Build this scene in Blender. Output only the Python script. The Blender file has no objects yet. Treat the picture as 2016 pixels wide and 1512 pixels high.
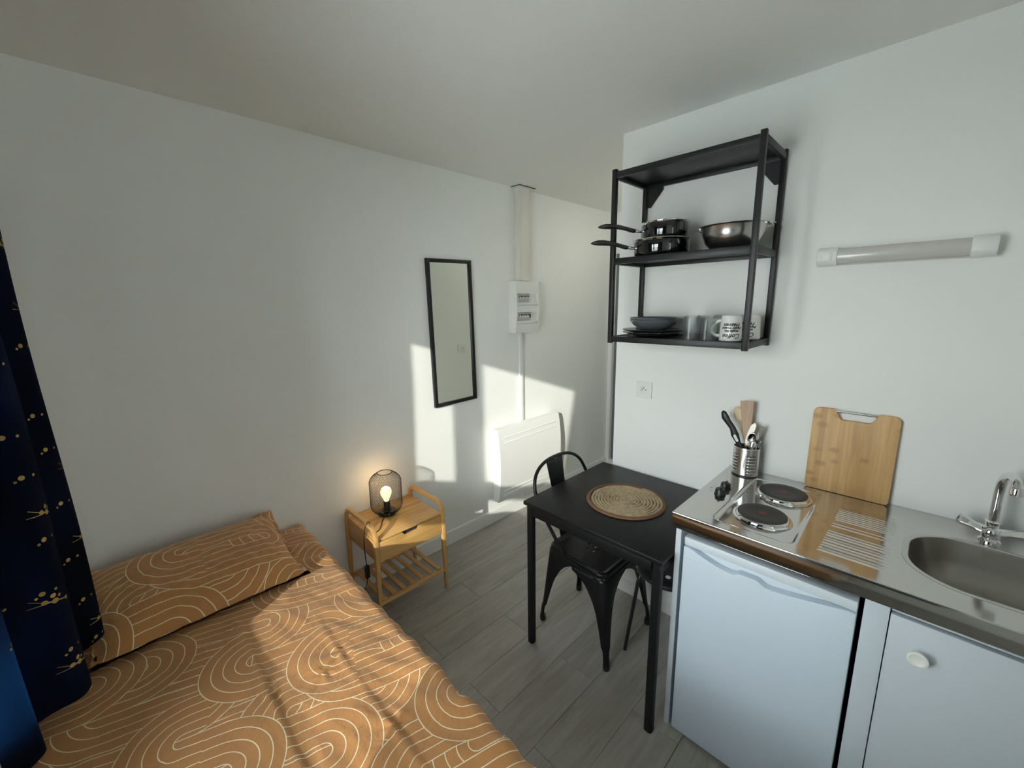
import bpy, bmesh, math, random
from mathutils import Vector, Matrix, noise

# ------------------------------------------------------------------ camera, world, sun, exposure
SC = bpy.context.scene
COL = SC.collection
PI = math.pi

def basis(yaw, pit, rol):
    fw = Vector((math.sin(-yaw) * math.cos(pit), math.cos(yaw) * math.cos(pit), math.sin(pit)))
    r = fw.cross(Vector((0, 0, 1))).normalized()
    u = r.cross(fw)
    return math.cos(rol) * r + math.sin(rol) * u, -math.sin(rol) * r + math.cos(rol) * u, fw

R_, U_, F_ = basis(-0.7798, -0.1901, -0.0144)
cam = bpy.data.cameras.new('camera')
cam.sensor_fit = 'HORIZONTAL'
cam.sensor_width = 36
cam.lens = 814.766 / 2016 * 36
cam.clip_start = 0.02
camo = bpy.data.objects.new('camera', cam)
COL.objects.link(camo)
camo.matrix_world = Matrix(((R_.x, U_.x, -F_.x, -1.9774), (R_.y, U_.y, -F_.y, -2.2203), (R_.z, U_.z, -F_.z, 1.6606), (0, 0, 0, 1)))
SC.camera = camo

SC.view_settings.view_transform = 'Standard'
SC.view_settings.look = 'None'
SC.view_settings.gamma = 1
SC.view_settings.use_curve_mapping = False
SC.view_settings.exposure = 0.12

SUN_DIR = Vector((1, 0.57, -0.337)).normalized()
world = bpy.data.worlds.new('sky')
SC.world = world
world.use_nodes = True
wn = world.node_tree.nodes
wl = world.node_tree.links
wn.clear()
wo = wn.new('ShaderNodeOutputWorld')
wb = wn.new('ShaderNodeBackground')
wg = wn.new('ShaderNodeTexCoord')
wsep = wn.new('ShaderNodeSeparateXYZ')
wr = wn.new('ShaderNodeValToRGB')
wl.new(wg.outputs['Generated'], wsep.inputs[0])
wl.new(wsep.outputs['Z'], wr.inputs[0])
wr.color_ramp.elements[0].position = 0.0
wr.color_ramp.elements[0].color = (0.95, 0.97, 0.97, 1)
wr.color_ramp.elements[1].position = 1.0
wr.color_ramp.elements[1].color = (0.74, 0.85, 1.0, 1)
wl.new(wr.outputs[0], wb.inputs[0])
wb.inputs[1].default_value = 13.8
wl.new(wb.outputs[0], wo.inputs[0])

sl = bpy.data.lights.new('sun', 'SUN')
sl.energy = 4.5
sl.color = (1.0, 0.95, 0.86)
sl.angle = math.radians(0.7)
so = bpy.data.objects.new('sun', sl)
COL.objects.link(so)
so.location = (-6, -4, 4)
so.rotation_euler = (-SUN_DIR).to_track_quat('Z', 'Y').to_euler()

pl = bpy.data.lights.new('window_portal', 'AREA')
pl.shape = 'RECTANGLE'
pl.size = 1.35
pl.size_y = 1.4
pl.cycles.is_portal = True
po = bpy.data.objects.new('window_portal', pl)
COL.objects.link(po)
po.location = (-2.43, -1.43, 1.36)
po.rotation_euler = Vector((-1, 0, 0)).to_track_quat('Z', 'Y').to_euler()

pl2 = bpy.data.lights.new('window_portal', 'AREA')  # portal of the added fill window behind the camera
pl2.shape = 'RECTANGLE'
pl2.size = 1.28
pl2.size_y = 1.9
pl2.cycles.is_portal = True
po2 = bpy.data.objects.new('window_portal', pl2)
COL.objects.link(po2)
po2.location = (-1.54, -4.72, 1.25)
po2.rotation_euler = Vector((0, -1, 0)).to_track_quat('Z', 'Y').to_euler()

cy = SC.cycles
cy.max_bounces = 12
cy.diffuse_bounces = 8
cy.glossy_bounces = 5
cy.transmission_bounces = 10
cy.transparent_max_bounces = 16
cy.caustics_reflective = False
cy.caustics_refractive = False
cy.sample_clamp_indirect = 6.0
cy.use_denoising = True

# ------------------------------------------------------------------ helpers
class MB:
    def __init__(s):
        s.v = []; s.f = []; s.uv = {}
    def add(s, verts, faces):
        o = len(s.v)
        s.v += [tuple(p) for p in verts]
        s.f += [tuple(i + o for i in f) for f in faces]
        return s
    def box(s, x0, x1, y0, y1, z0, z1):
        x0, x1 = min(x0, x1), max(x0, x1); y0, y1 = min(y0, y1), max(y0, y1); z0, z1 = min(z0, z1), max(z0, z1)
        return s.add([(x0, y0, z0), (x1, y0, z0), (x1, y1, z0), (x0, y1, z0), (x0, y0, z1), (x1, y0, z1), (x1, y1, z1), (x0, y1, z1)],
                     [(0, 3, 2, 1), (4, 5, 6, 7), (0, 1, 5, 4), (1, 2, 6, 5), (2, 3, 7, 6), (3, 0, 4, 7)])
    def tube(s, path, r, n=8, closed=False, flat=1.0, up=None):
        P = [Vector(p) for p in path]; m = len(P)
        rs = r if isinstance(r, (list, tuple)) else [r] * m
        T = []
        for i in range(m):
            a = P[(i - 1) % m] if (closed or i > 0) else P[i]
            b = P[(i + 1) % m] if (closed or i < m - 1) else P[i]
            T.append((b - a).normalized())
        ref = Vector(up) if up else (Vector((0, 0, 1)) if abs(T[0].z) < .9 else Vector((1, 0, 0)))
        N = (ref - ref.dot(T[0]) * T[0]).normalized()
        V = []
        for i in range(m):
            if i:
                N = (N - N.dot(T[i]) * T[i]).normalized()
            B = T[i].cross(N)
            for k in range(n):
                a = 2 * PI * k / n + PI / n
                V.append(P[i] + rs[i] * (math.cos(a) * N * flat + math.sin(a) * B))
        F = []
        for i in range(m if closed else m - 1):
            j = (i + 1) % m
            for k in range(n):
                l = (k + 1) % n
                F.append((i * n + k, i * n + l, j * n + l, j * n + k))
        if not closed:
            F.append(tuple(range(n - 1, -1, -1)))
            F.append(tuple((m - 1) * n + k for k in range(n)))
        return s.add(V, F)
    def lathe(s, prof, n=32, c=(0, 0, 0), sx=1, sy=1):
        V = []; F = []; m = len(prof)
        for r, z in prof:
            for k in range(n):
                a = 2 * PI * k / n
                V.append((c[0] + r * sx * math.cos(a), c[1] + r * sy * math.sin(a), c[2] + z))
        for i in range(m - 1):
            for k in range(n):
                l = (k + 1) % n
                F.append((i * n + k, i * n + l, (i + 1) * n + l, (i + 1) * n + k))
        if prof[0][0] > 1e-5: F.append(tuple(range(n - 1, -1, -1)))
        if prof[-1][0] > 1e-5: F.append(tuple((m - 1) * n + k for k in range(n)))
        return s.add(V, F)
    def prism(s, poly, fn, d0, d1):
        n = len(poly)
        V = [fn(a, b, d0) for a, b in poly] + [fn(a, b, d1) for a, b in poly]
        F = [tuple(range(n - 1, -1, -1)), tuple(range(n, 2 * n))]
        F += [(i, (i + 1) % n, n + (i + 1) % n, n + i) for i in range(n)]
        return s.add(V, F)
    def grid(s, fn, nu, nv, closeu=False, skip=None):
        V = [fn(i / nu, j / nv) for j in range(nv + 1) for i in range(nu + (0 if closeu else 1))]
        w = nu if closeu else nu + 1
        F = []
        for j in range(nv):
            for i in range(nu):
                if skip and skip(i, j): continue
                k = (i + 1) % w
                F.append((j * w + i, j * w + k, (j + 1) * w + k, (j + 1) * w + i))
        return s.add(V, F)
    def build(s, name, mat, parent=None, origin=None, bevel=0, seg=2, smooth=35, fix=True, uv=None, solid=0):
        if parent is not None:
            o0 = wloc(parent)
        else:
            o0 = Vector(origin) if origin else Vector((0, 0, 0))
        me = bpy.data.meshes.new(name)
        me.from_pydata([(p[0] - o0.x, p[1] - o0.y, p[2] - o0.z) for p in s.v], [], s.f)
        bm = bmesh.new(); bm.from_mesh(me)
        if uv:
            lay = bm.loops.layers.uv.new('UVMap')
            bm.verts.ensure_lookup_table()
            for f in bm.faces:
                for l in f.loops:
                    l[lay].uv = uv[l.vert.index]
        if fix:
            bmesh.ops.remove_doubles(bm, verts=bm.verts, dist=1e-6)
            bmesh.ops.recalc_face_normals(bm, faces=bm.faces)
        if bevel:
            ed = [e for e in bm.edges if len(e.link_faces) == 2 and e.calc_face_angle(0) > .6]
            bmesh.ops.bevel(bm, geom=ed, offset=bevel, segments=seg, affect='EDGES', profile=.5, clamp_overlap=True)
        bm.to_mesh(me); bm.free()
        if smooth:
            me.shade_smooth()
            me.set_sharp_from_angle(angle=math.radians(smooth))
        if mat: me.materials.append(mat)
        ob = bpy.data.objects.new(name, me)
        COL.objects.link(ob)
        if parent is not None:
            ob.parent = parent
        else:
            ob.location = o0
        if solid:
            md = ob.modifiers.new('solid', 'SOLIDIFY'); md.thickness = solid; md.offset = 0
        return ob

def wloc(o):
    p = Vector(o.location)
    while o.parent: 
        o = o.parent; p += Vector(o.location)
    return p

def tag(o, label=None, cat=None, group=None, kind=None):
    if label: o['label'] = label
    if cat: o['category'] = cat
    if group: o['group'] = group
    if kind: o['kind'] = kind
    return o

def thing(name, loc, label, cat, group=None):
    o = bpy.data.objects.new(name, None)
    COL.objects.link(o)
    o.location = loc
    o.empty_display_size = .05
    return tag(o, label, cat, group)

def copy_tree(o, parent=None):
    c = o.copy(); COL.objects.link(c)
    if parent is not None: c.parent = parent
    for ch in list(o.children):
        copy_tree(ch, c)
    return c

def arc(cx, cy, r, a0, a1, n=6):
    return [(cx + r * math.cos(a0 + (a1 - a0) * i / n), cy + r * math.sin(a0 + (a1 - a0) * i / n)) for i in range(n + 1)]

def rrect(x0, x1, y0, y1, r, n=5):
    return (arc(x1 - r, y1 - r, r, 0, PI / 2, n) + arc(x0 + r, y1 - r, r, PI / 2, PI, n) +
            arc(x0 + r, y0 + r, r, PI, 1.5 * PI, n) + arc(x1 - r, y0 + r, r, 1.5 * PI, 2 * PI, n))

def smoothstep(a, b, x):
    t = max(0, min(1, (x - a) / (b - a)))
    return t * t * (3 - 2 * t)

# ------------------------------------------------------------------ materials
class NT:
    def __init__(s, name):
        s.m = bpy.data.materials.new(name); s.m.use_nodes = True
        s.t = s.m.node_tree; s.n = s.t.nodes; s.l = s.t.links
        s.b = s.n['Principled BSDF']; s.out = s.n['Material Output']
    def node(s, t, **k):
        n = s.n.new(t)
        for a, b in k.items(): setattr(n, a, b)
        return n
    def put(s, sock, v):
        if hasattr(v, 'is_output'): s.l.new(v, sock)
        elif v is not None: sock.default_value = v
    def math(s, op, a, b=None, c=None, clamp=False):
        n = s.node('ShaderNodeMath', operation=op, use_clamp=clamp)
        s.put(n.inputs[0], a)
        if b is not None: s.put(n.inputs[1], b)
        if c is not None: s.put(n.inputs[2], c)
        return n.outputs[0]
    def mix(s, f, a, b, mode='MIX'):
        n = s.node('ShaderNodeMix', data_type='RGBA', blend_type=mode)
        s.put(n.inputs[0], f); s.put(n.inputs[6], a); s.put(n.inputs[7], b)
        return n.outputs[2]
    def noise(s, vec, scale, detail=3, rough=.5, dist=0):
        n = s.node('ShaderNodeTexNoise')
        if vec is not None: s.put(n.inputs['Vector'], vec)
        n.inputs['Scale'].default_value = scale; n.inputs['Detail'].default_value = detail
        n.inputs['Roughness'].default_value = rough; n.inputs['Distortion'].default_value = dist
        return n
    def coord(s, kind='Object'):
        return s.node('ShaderNodeTexCoord').outputs[kind]
    def mapping(s, vec, scale=(1, 1, 1), rot=(0, 0, 0), loc=(0, 0, 0)):
        n = s.node('ShaderNodeMapping')
        s.put(n.inputs['Vector'], vec)
        n.inputs['Scale'].default_value = scale; n.inputs['Rotation'].default_value = rot; n.inputs['Location'].default_value = loc
        return n.outputs[0]
    def bump(s, h, strength=.2, dist=.002):
        n = s.node('ShaderNodeBump')
        n.inputs['Strength'].default_value = strength; n.inputs['Distance'].default_value = dist
        s.l.new(h, n.inputs['Height']); s.l.new(n.outputs[0], s.b.inputs['Normal'])
    def ramp(s, f, stops):
        n = s.node('ShaderNodeValToRGB')
        e = n.color_ramp.elements
        while len(e) < len(stops): e.new(.5)
        for i, (p, c) in enumerate(stops):
            e[i].position = p; e[i].color = (*c, 1)
        s.l.new(f, n.inputs[0])
        return n.outputs[0]

def M(name, col, rough=.5, metal=0, var=.04, scale=12, bump=0, bscale=60, spec=None, coat=0, trans=0, ior=None, vary_rough=0, bdist=.001):
    t = NT(name)
    c = t.coord()
    nz = t.noise(c, scale, 4)
    lo = tuple(max(0, x * (1 - var)) for x in col) + (1,)
    hi = tuple(min(1, x * (1 + var)) for x in col) + (1,)
    t.l.new(t.mix(nz.outputs[0], lo, hi), t.b.inputs['Base Color'])
    t.b.inputs['Roughness'].default_value = rough
    if vary_rough:
        t.l.new(t.math('MULTIPLY_ADD', nz.outputs[0], vary_rough, rough - vary_rough / 2), t.b.inputs['Roughness'])
    t.b.inputs['Metallic'].default_value = metal
    if spec is not None: t.b.inputs['Specular IOR Level'].default_value = spec
    if coat: t.b.inputs['Coat Weight'].default_value = coat
    if trans: t.b.inputs['Transmission Weight'].default_value = trans
    if ior: t.b.inputs['IOR'].default_value = ior
    if bump:
        t.bump(t.noise(c, bscale, 3).outputs[0], bump, bdist)
    return t.m

def wood(name, dark, light, axis='y', scale=1.0, rough=.5, block=None, knots=False):
    t = NT(name)
    c = t.coord()
    st = {'x': (1.2, 22, 22), 'y': (22, 1.2, 22), 'z': (22, 22, 1.2)}[axis]
    v = t.mapping(c, tuple(a * scale for a in st))
    n1 = t.noise(v, 1.6, 5, .55, .4)
    n2 = t.noise(t.mapping(c, tuple(a * scale * 4 for a in st)), 2.0, 3, .6)
    f = t.math('ADD', t.math('MULTIPLY', n1.outputs[0], .75), t.math('MULTIPLY', n2.outputs[0], .25))
    if block:
        # glued strips: random tone for each strip across the grain
        sep = t.node('ShaderNodeSeparateXYZ'); t.l.new(c, sep.inputs[0])
        ax = sep.outputs[block[0]]
        cell = t.math('FLOOR', t.math('DIVIDE', ax, block[1]))
        wn_ = t.node('ShaderNodeTexWhiteNoise', noise_dimensions='1D'); t.l.new(cell, wn_.inputs['W'])
        f = t.math('ADD', f, t.math('MULTIPLY_ADD', wn_.outputs[0], .26, -.13))
    col = t.ramp(f, [(.3, dark), (.7, light)])
    if knots:
        vo = t.node('ShaderNodeTexVoronoi'); vo.inputs['Scale'].default_value = 1.0
        t.l.new(t.mapping(c, (.5, 15, 24)), vo.inputs['Vector'])
        k = t.ramp(vo.outputs['Distance'], [(.18, (1, 1, 1)), (.34, (0, 0, 0))])
        rk = t.node('ShaderNodeSeparateColor'); t.l.new(vo.outputs['Color'], rk.inputs[0])
        k = t.math('MULTIPLY', k, t.math('GREATER_THAN', rk.outputs[0], .80))
        col = t.mix(t.math('MULTIPLY', k, .42), col, (dark[0] * .55, dark[1] * .5, dark[2] * .45, 1))
    t.l.new(col, t.b.inputs['Base Color'])
    t.b.inputs['Roughness'].default_value = rough
    t.bump(f, .08, .001)
    return t.m

def retro_cloth(name, base, base2, line):
    """printed cotton: overlapping bands of concentric stadium shaped lines, repeating every P metres"""
    t = NT(name)
    uvn = t.coord('UV')
    nz = t.noise(uvn, 3.0, 2)
    wob = t.node('ShaderNodeVectorMath', operation='MULTIPLY_ADD')
    t.l.new(nz.outputs['Color'], wob.inputs[0]); wob.inputs[1].default_value = (.014, .014, 0)
    t.l.new(uvn, wob.inputs[2])
    uv = wob.outputs[0]
    sp = .0310
    cur = None
    PX, PY = .80, .98
    sep0 = t.node('ShaderNodeSeparateXYZ'); t.l.new(uv, sep0.inputs[0])
    ce, se_ = math.cos(math.radians(-16)), math.sin(math.radians(-16))
    # cap centres: bundles whose cap closes on one side, their legs running to the other (+1 or -1)
    plus = [(-1.965, -.965), (-1.765, -.805), (-1.565, -.965), (-1.355, -1.375), (-1.335, -.765), (-1.86, -1.405), (-2.10, -.70)]
    minus = [(-1.70, -.650), (-1.535, -1.140), (-1.715, -1.250), (-1.915, -1.125), (-2.035, -.590), (-1.36, -.56), (-1.35, -1.08)]
    shapes = [(x, y, 1, .20, .1478, None) for x, y in plus] + [(x, y, -1, .20, .1478, None) for x, y in minus] + \
             [(x, y, 1, .20, .1478, .045) for x, y in plus[:4]]
    for cx, cyy, sg, L, r1, cut in shapes:
        mx, my = cx + sg * ce * L / 2, cyy + sg * se_ * L / 2
        a = t.math('SUBTRACT', sep0.outputs[0], mx); b = t.math('SUBTRACT', sep0.outputs[1], my)
        x = t.math('WRAP', a, PX / 2, -PX / 2)
        y = t.math('WRAP', b, PY / 2, -PY / 2)
        # along the legs (from the cap centre) and across them
        xa = t.math('ADD', t.math('MULTIPLY', x, ce * sg), t.math('MULTIPLY', y, se_ * sg))
        ya = t.math('ADD', t.math('MULTIPLY', x, -se_), t.math('MULTIPLY', y, ce))
        dx = t.math('MAXIMUM', t.math('SUBTRACT', t.math('ABSOLUTE', xa), L / 2), 0)
        d = t.math('SQRT', t.math('ADD', t.math('MULTIPLY', dx, dx), t.math('MULTIPLY', ya, ya)))
        pp = t.math('PINGPONG', t.math('SUBTRACT', d, .0220), sp / 2)
        ln = t.math('LESS_THAN', pp, .00135)
        ins = t.math('MULTIPLY', t.math('LESS_THAN', d, r1), t.math('GREATER_THAN', d, .0206))
        if cut is not None:
            ins = t.math('MULTIPLY', ins, t.math('LESS_THAN', xa, -L / 2 + cut))
        if cur is None:
            cur = t.math('MULTIPLY', ln, ins)
        else:
            cur = t.math('ADD', t.math('MULTIPLY', ln, ins), t.math('MULTIPLY', cur, t.math('SUBTRACT', 1, ins)))
    cl = t.noise(uvn, 5, 3)
    bc = t.mix(cl.outputs[0], (*base, 1), (*base2, 1))
    t.l.new(t.mix(t.math('MULTIPLY', cur, .92), bc, (*line, 1)), t.b.inputs['Base Color'])
    t.b.inputs['Roughness'].default_value = .72
    t.b.inputs['Sheen Weight'].default_value = .25
    wv = t.noise(t.mapping(uvn, (260, 260, 1)), 3, 2)
    w2 = t.noise(t.mapping(uvn, (1, 1, 1)), 22, 4, .6, .6)
    hsum = t.math('ADD', t.math('MULTIPLY', wv.outputs[0], .08), w2.outputs[0])
    t.bump(hsum, .6, .006)
    return t.m

m_wall = M('painted plaster', (.86, .87, .845), .9, var=.015, scale=3, bump=.10, bscale=180, spec=.25)
m_ceil = M('ceiling paint', (.87, .87, .835), .95, var=.01, scale=2, bump=.08, bscale=160, spec=.2)
m_trim = M('white lacquered trim', (.80, .80, .78), .42, var=.02)
m_plastic = M('white plastic', (.80, .81, .79), .38, var=.015)
m_radw = M('white enamel', (.83, .83, .81), .35, var=.01)
m_duct = M('cream plastic duct', (.76, .735, .68), .5, var=.02)
m_grey = M('grey door leaf', (.16, .18, .19), .5, var=.05)
m_black = M('black powder coat', (.006, .0063, .007), .45, var=.15, scale=30, spec=.3, bump=.1, bscale=400)
m_shelf = M('anthracite powder coat', (.0095, .0102, .0118), .42, var=.1, scale=30, spec=.38, bump=.1, bscale=400)
m_tabletop = M('black melamine', (.0075, .008, .0085), .42, var=.1, scale=40, spec=.3, bump=.12, bscale=300)
m_chair = M('matt black painted steel', (.0055, .006, .0063), .38, var=.15, scale=25, spec=.36)
m_bplast = M('black plastic', (.012, .012, .013), .35, var=.1)
m_steel = M('polished steel', (.60, .59, .57), .10, 1, var=.05, scale=6, vary_rough=.06)
m_chrome = M('chrome', (.78, .78, .78), .05, 1, var=.01)
m_brushed = M('satin steel', (.58, .57, .55), .25, 1, var=.05, scale=8, vary_rough=.1)
m_sink = M('sink steel', (.30, .28, .25), .34, 1, var=.06, scale=10, vary_rough=.1)
m_iron = M('cast iron plate', (.030, .027, .025), .55, 0, var=.2, scale=60, bump=.3, bscale=400)
m_red = M('red heat dot', (.20, .028, .026), .6, var=.1)
m_enamel = M('black enamel', (.006, .006, .007), .06, 0, var=.05, spec=.6, coat=.5)
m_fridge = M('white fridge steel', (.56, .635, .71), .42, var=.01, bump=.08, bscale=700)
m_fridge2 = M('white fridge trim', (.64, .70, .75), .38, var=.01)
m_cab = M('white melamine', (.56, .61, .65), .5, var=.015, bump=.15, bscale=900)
m_knobw = M('white knob plastic', (.80, .80, .76), .3, var=.01)
m_dark = M('dark cavity', (.02, .02, .02), .9, var=.1)
m_floorbase = M('floor underlay', (.03, .03, .03), .95, var=.1)
m_spat = wood('beech spatula', (.42, .28, .19), (.56, .40, .28), 'z', 2, .6)
m_spoonw = wood('pale wood spoon', (.62, .50, .32), (.74, .62, .43), 'z', 2, .6)
m_board = wood('bamboo board', (.47, .27, .105), (.66, .42, .19), 'z', 1.2, .5, block=(1, .021), knots=True)
m_bamx = wood('bamboo lengthwise', (.52, .28, .085), (.70, .43, .16), 'x', 1, .42, block=(1, .03))
m_bamy = wood('bamboo crosswise', (.50, .27, .085), (.68, .41, .155), 'y', 1, .42)
m_bamz = wood('bamboo upright', (.50, .28, .09), (.68, .42, .16), 'z', 1, .42)
m_plate = M('blue grey stoneware', (.095, .112, .120), .28, var=.08, scale=20, coat=.3)
m_plate2 = M('dark stoneware', (.035, .038, .041), .3, var=.1, scale=20, coat=.3)
m_mug = M('white mug glaze', (.74, .73, .70), .22, var=.03, coat=.3)
m_ink = M('black ink', (.012, .012, .013), .4)
m_rope = M('woven seagrass', (.43, .325, .20), .85, var=.5, scale=70, bump=.7, bscale=160, bdist=.003)
m_binding = M('brown jute binding', (.17, .085, .045), .85, var=.2, scale=60, bump=.4, bscale=400)
m_bed = retro_cloth('printed terracotta cotton', (.42, .180, .048), (.51, .234, .068), (.86, .75, .52))
m_frost = M('frosted diffuser', (.66, .65, .61), .22, var=.02, trans=.15, coat=.4)
m_mattress = M('mattress ticking', (.5, .45, .38), .9, var=.05)

# glass
def glass_mat(name, tint, rough=0.0):
    t = NT(name)
    t.n.remove(t.b)
    g = t.node('ShaderNodeBsdfGlass'); g.inputs['Color'].default_value = (*tint, 1); g.inputs['IOR'].default_value = 1.45; g.inputs['Roughness'].default_value = rough
    tr = t.node('ShaderNodeBsdfTransparent'); tr.inputs[0].default_value = (*tint, 1)
    mx = t.node('ShaderNodeMixShader'); mx.inputs[0].default_value = .65
    t.l.new(g.outputs[0], mx.inputs[1]); t.l.new(tr.outputs[0], mx.inputs[2]); t.l.new(mx.outputs[0], t.out.inputs[0])
    return t.m
m_glass = glass_mat('tumbler glass', (.99, 1.0, 1.0))
def pane_mat():
    t = NT('window glass'); t.n.remove(t.b)
    gl = t.node('ShaderNodeBsdfGlossy'); gl.inputs['Roughness'].default_value = .01
    tr = t.node('ShaderNodeBsdfTransparent'); tr.inputs[0].default_value = (.95, .97, .96, 1)
    fr = t.node('ShaderNodeFresnel'); fr.inputs[0].default_value = 1.45
    mx = t.node('ShaderNodeMixShader')
    t.l.new(fr.outputs[0], mx.inputs[0]); t.l.new(tr.outputs[0], mx.inputs[1]); t.l.new(gl.outputs[0], mx.inputs[2]); t.l.new(mx.outputs[0], t.out.inputs[0])
    return t.m
m_pane = pane_mat()
def mirror_mat():
    t = NT('mirror glass')
    t.b.inputs['Base Color'].default_value = (.86, .90, .86, 1); t.b.inputs['Metallic'].default_value = 1; t.b.inputs['Roughness'].default_value = .01
    return t.m
m_mirror = mirror_mat()
def emit_mat():
    t = NT('lit bulb glass')
    t.b.inputs['Base Color'].default_value = (.9, .8, .5, 1)
    t.b.inputs['Emission Color'].default_value = (1.0, .86, .42, 1)
    t.b.inputs['Emission Strength'].default_value = 1.6
    return t.m
m_bulb = emit_mat()

def floor_mat():
    t = NT('grey oak laminate')
    c = t.coord()
    info = t.node('ShaderNodeObjectInfo')
    off = t.node('ShaderNodeCombineXYZ')
    t.l.new(t.math('MULTIPLY', info.outputs['Random'], 37.0), off.inputs[0]); t.l.new(t.math('MULTIPLY', info.outputs['Random'], 91.0), off.inputs[1])
    ad = t.node('ShaderNodeVectorMath', operation='ADD'); t.l.new(c, ad.inputs[0]); t.l.new(off.outputs[0], ad.inputs[1])
    v = t.mapping(ad.outputs[0], (1.6, 13, 1))
    n1 = t.noise(v, 1.3, 6, .6, 1.2)
    n2 = t.noise(t.mapping(ad.outputs[0], (5, 90, 1)), 1.5, 4, .65, .3)
    n3 = t.noise(t.mapping(ad.outputs[0], (.8, 2.5, 1)), 1.2, 3)
    f = t.math('ADD', t.math('ADD', t.math('MULTIPLY', n1.outputs[0], .55), t.math('MULTIPLY', n2.outputs[0], .25)), t.math('MULTIPLY', n3.outputs[0], .25))
    f = t.math('ADD', f, t.math('MULTIPLY_ADD', info.outputs['Random'], .12, -.06))
    col = t.ramp(f, [(.30, (.235, .216, .186)), (.50, (.335, .315, .280)), (.70, (.440, .418, .378))])
    t.l.new(col, t.b.inputs['Base Color'])
    t.b.inputs['Roughness'].default_value = .50
    t.b.inputs['Specular IOR Level'].default_value = .45
    t.bump(f, .18, .0015)
    return t.m
m_floor = floor_mat()

def curtain_mat():
    t = NT('navy curtain with gold print')
    uv = t.coord('UV')
    # gold splashes: groups of discs joined by thin threads, scattered cell by cell
    sep = t.node('ShaderNodeSeparateXYZ'); t.l.new(uv, sep.inputs[0])
    def cells(cw, chh, ox, oy, discs, lines, keep):
        x = t.math('DIVIDE', t.math('ADD', sep.outputs[0], ox), cw); y = t.math('DIVIDE', t.math('ADD', sep.outputs[1], oy), chh)
        cb = t.node('ShaderNodeCombineXYZ'); t.l.new(t.math('FLOOR', x), cb.inputs[0]); t.l.new(t.math('FLOOR', y), cb.inputs[1])
        wn2 = t.node('ShaderNodeTexWhiteNoise', noise_dimensions='2D'); t.l.new(cb.outputs[0], wn2.inputs['Vector'])
        rc = t.node('ShaderNodeSeparateColor'); t.l.new(wn2.outputs['Color'], rc.inputs[0])
        px = t.math('MULTIPLY', t.math('SUBTRACT', t.math('SUBTRACT', t.math('FRACT', x), .5), t.math('MULTIPLY_ADD', rc.outputs[0], .36, -.18)), cw)
        py = t.math('MULTIPLY', t.math('SUBTRACT', t.math('SUBTRACT', t.math('FRACT', y), .5), t.math('MULTIPLY_ADD', rc.outputs[1], .36, -.18)), chh)
        g_ = None
        def seg(ax_, ay_, bx_, by_, r):
            dx_, dy_ = bx_ - ax_, by_ - ay_
            LL = dx_ * dx_ + dy_ * dy_
            qx = t.math('SUBTRACT', px, ax_); qy = t.math('SUBTRACT', py, ay_)
            if LL > 0:
                h_ = t.math('ADD', t.math('MULTIPLY', qx, dx_ / LL), t.math('MULTIPLY', qy, dy_ / LL), clamp=True)
                qx = t.math('SUBTRACT', qx, t.math('MULTIPLY', h_, dx_)); qy = t.math('SUBTRACT', qy, t.math('MULTIPLY', h_, dy_))
            return t.math('LESS_THAN', t.math('ADD', t.math('MULTIPLY', qx, qx), t.math('MULTIPLY', qy, qy)), r * r)
        for q in [(a, b, a, b, r) for a, b, r in discs] + lines:
            m_ = seg(*q)
            g_ = m_ if g_ is None else t.math('MAXIMUM', g_, m_)
        return t.math('MULTIPLY', g_, t.math('LESS_THAN', rc.outputs[2], keep))
    g1 = cells(.105, .15, .02, .03, [(0, 0, .0060), (.0115, -.0075, .0032), (-.026, -.002, .0036)], [], .85)
    g2 = cells(.17, .23, .06, .09, [(0, 0, .0070), (.019, .006, .0062), (-.030, -.012, .0050), (.002, .016, .0058), (-.011, .009, .0038)],
               [(-.030, -.012, .019, .006, .0016), (.019, .006, .045, .022, .0009), (.0, 0, .050, .004, .0008)], .8)
    g = t.math('MAXIMUM', g1, g2)
    cl = t.noise(t.mapping(uv, (2.2, 1.2, 1)), 1.6, 3, .5, .6)
    base = t.ramp(cl.outputs[0], [(.36, (.0012, .0022, .0075)), (.58, (.0030, .0075, .028)), (.85, (.008, .028, .085))])
    col = t.mix(g, base, (.55, .38, .12, 1))
    t.l.new(col, t.b.inputs['Base Color'])
    t.b.inputs['Roughness'].default_value = .85
    t.b.inputs['Specular IOR Level'].default_value = .12
    tl = t.node('ShaderNodeBsdfTranslucent'); t.l.new(t.mix(g, t.mix(.5, base, (.16, .42, .75, 1)), (.5, .3, .1, 1)), tl.inputs[0])
    mx = t.node('ShaderNodeMixShader'); mx.inputs[0].default_value = .36
    t.l.new(t.b.outputs[0], mx.inputs[1]); t.l.new(tl.outputs[0], mx.inputs[2]); t.l.new(mx.outputs[0], t.out.inputs[0])
    wv = t.noise(t.mapping(uv, (500, 500, 1)), 1, 2)
    t.bump(wv.outputs[0], .2, .001)
    return t.m
m_curtain = curtain_mat()

# ------------------------------------------------------------------ the setting
H = 2.4775
XL = -2.30
YB = -4.6
KY = -1.03
CX = 1.56

def struct(mb, name, mat, label=None, **k):
    o = mb.build(name, mat, **k)
    o['kind'] = 'structure'
    if label: o['label'] = label
    return o

floor = struct(MB().box(XL - .1, CX + .1, YB - .1, .1, -.06, -.009), 'floor', m_floorbase, smooth=0)
floor['label'] = 'grey oak laminate floor of long planks'
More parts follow.
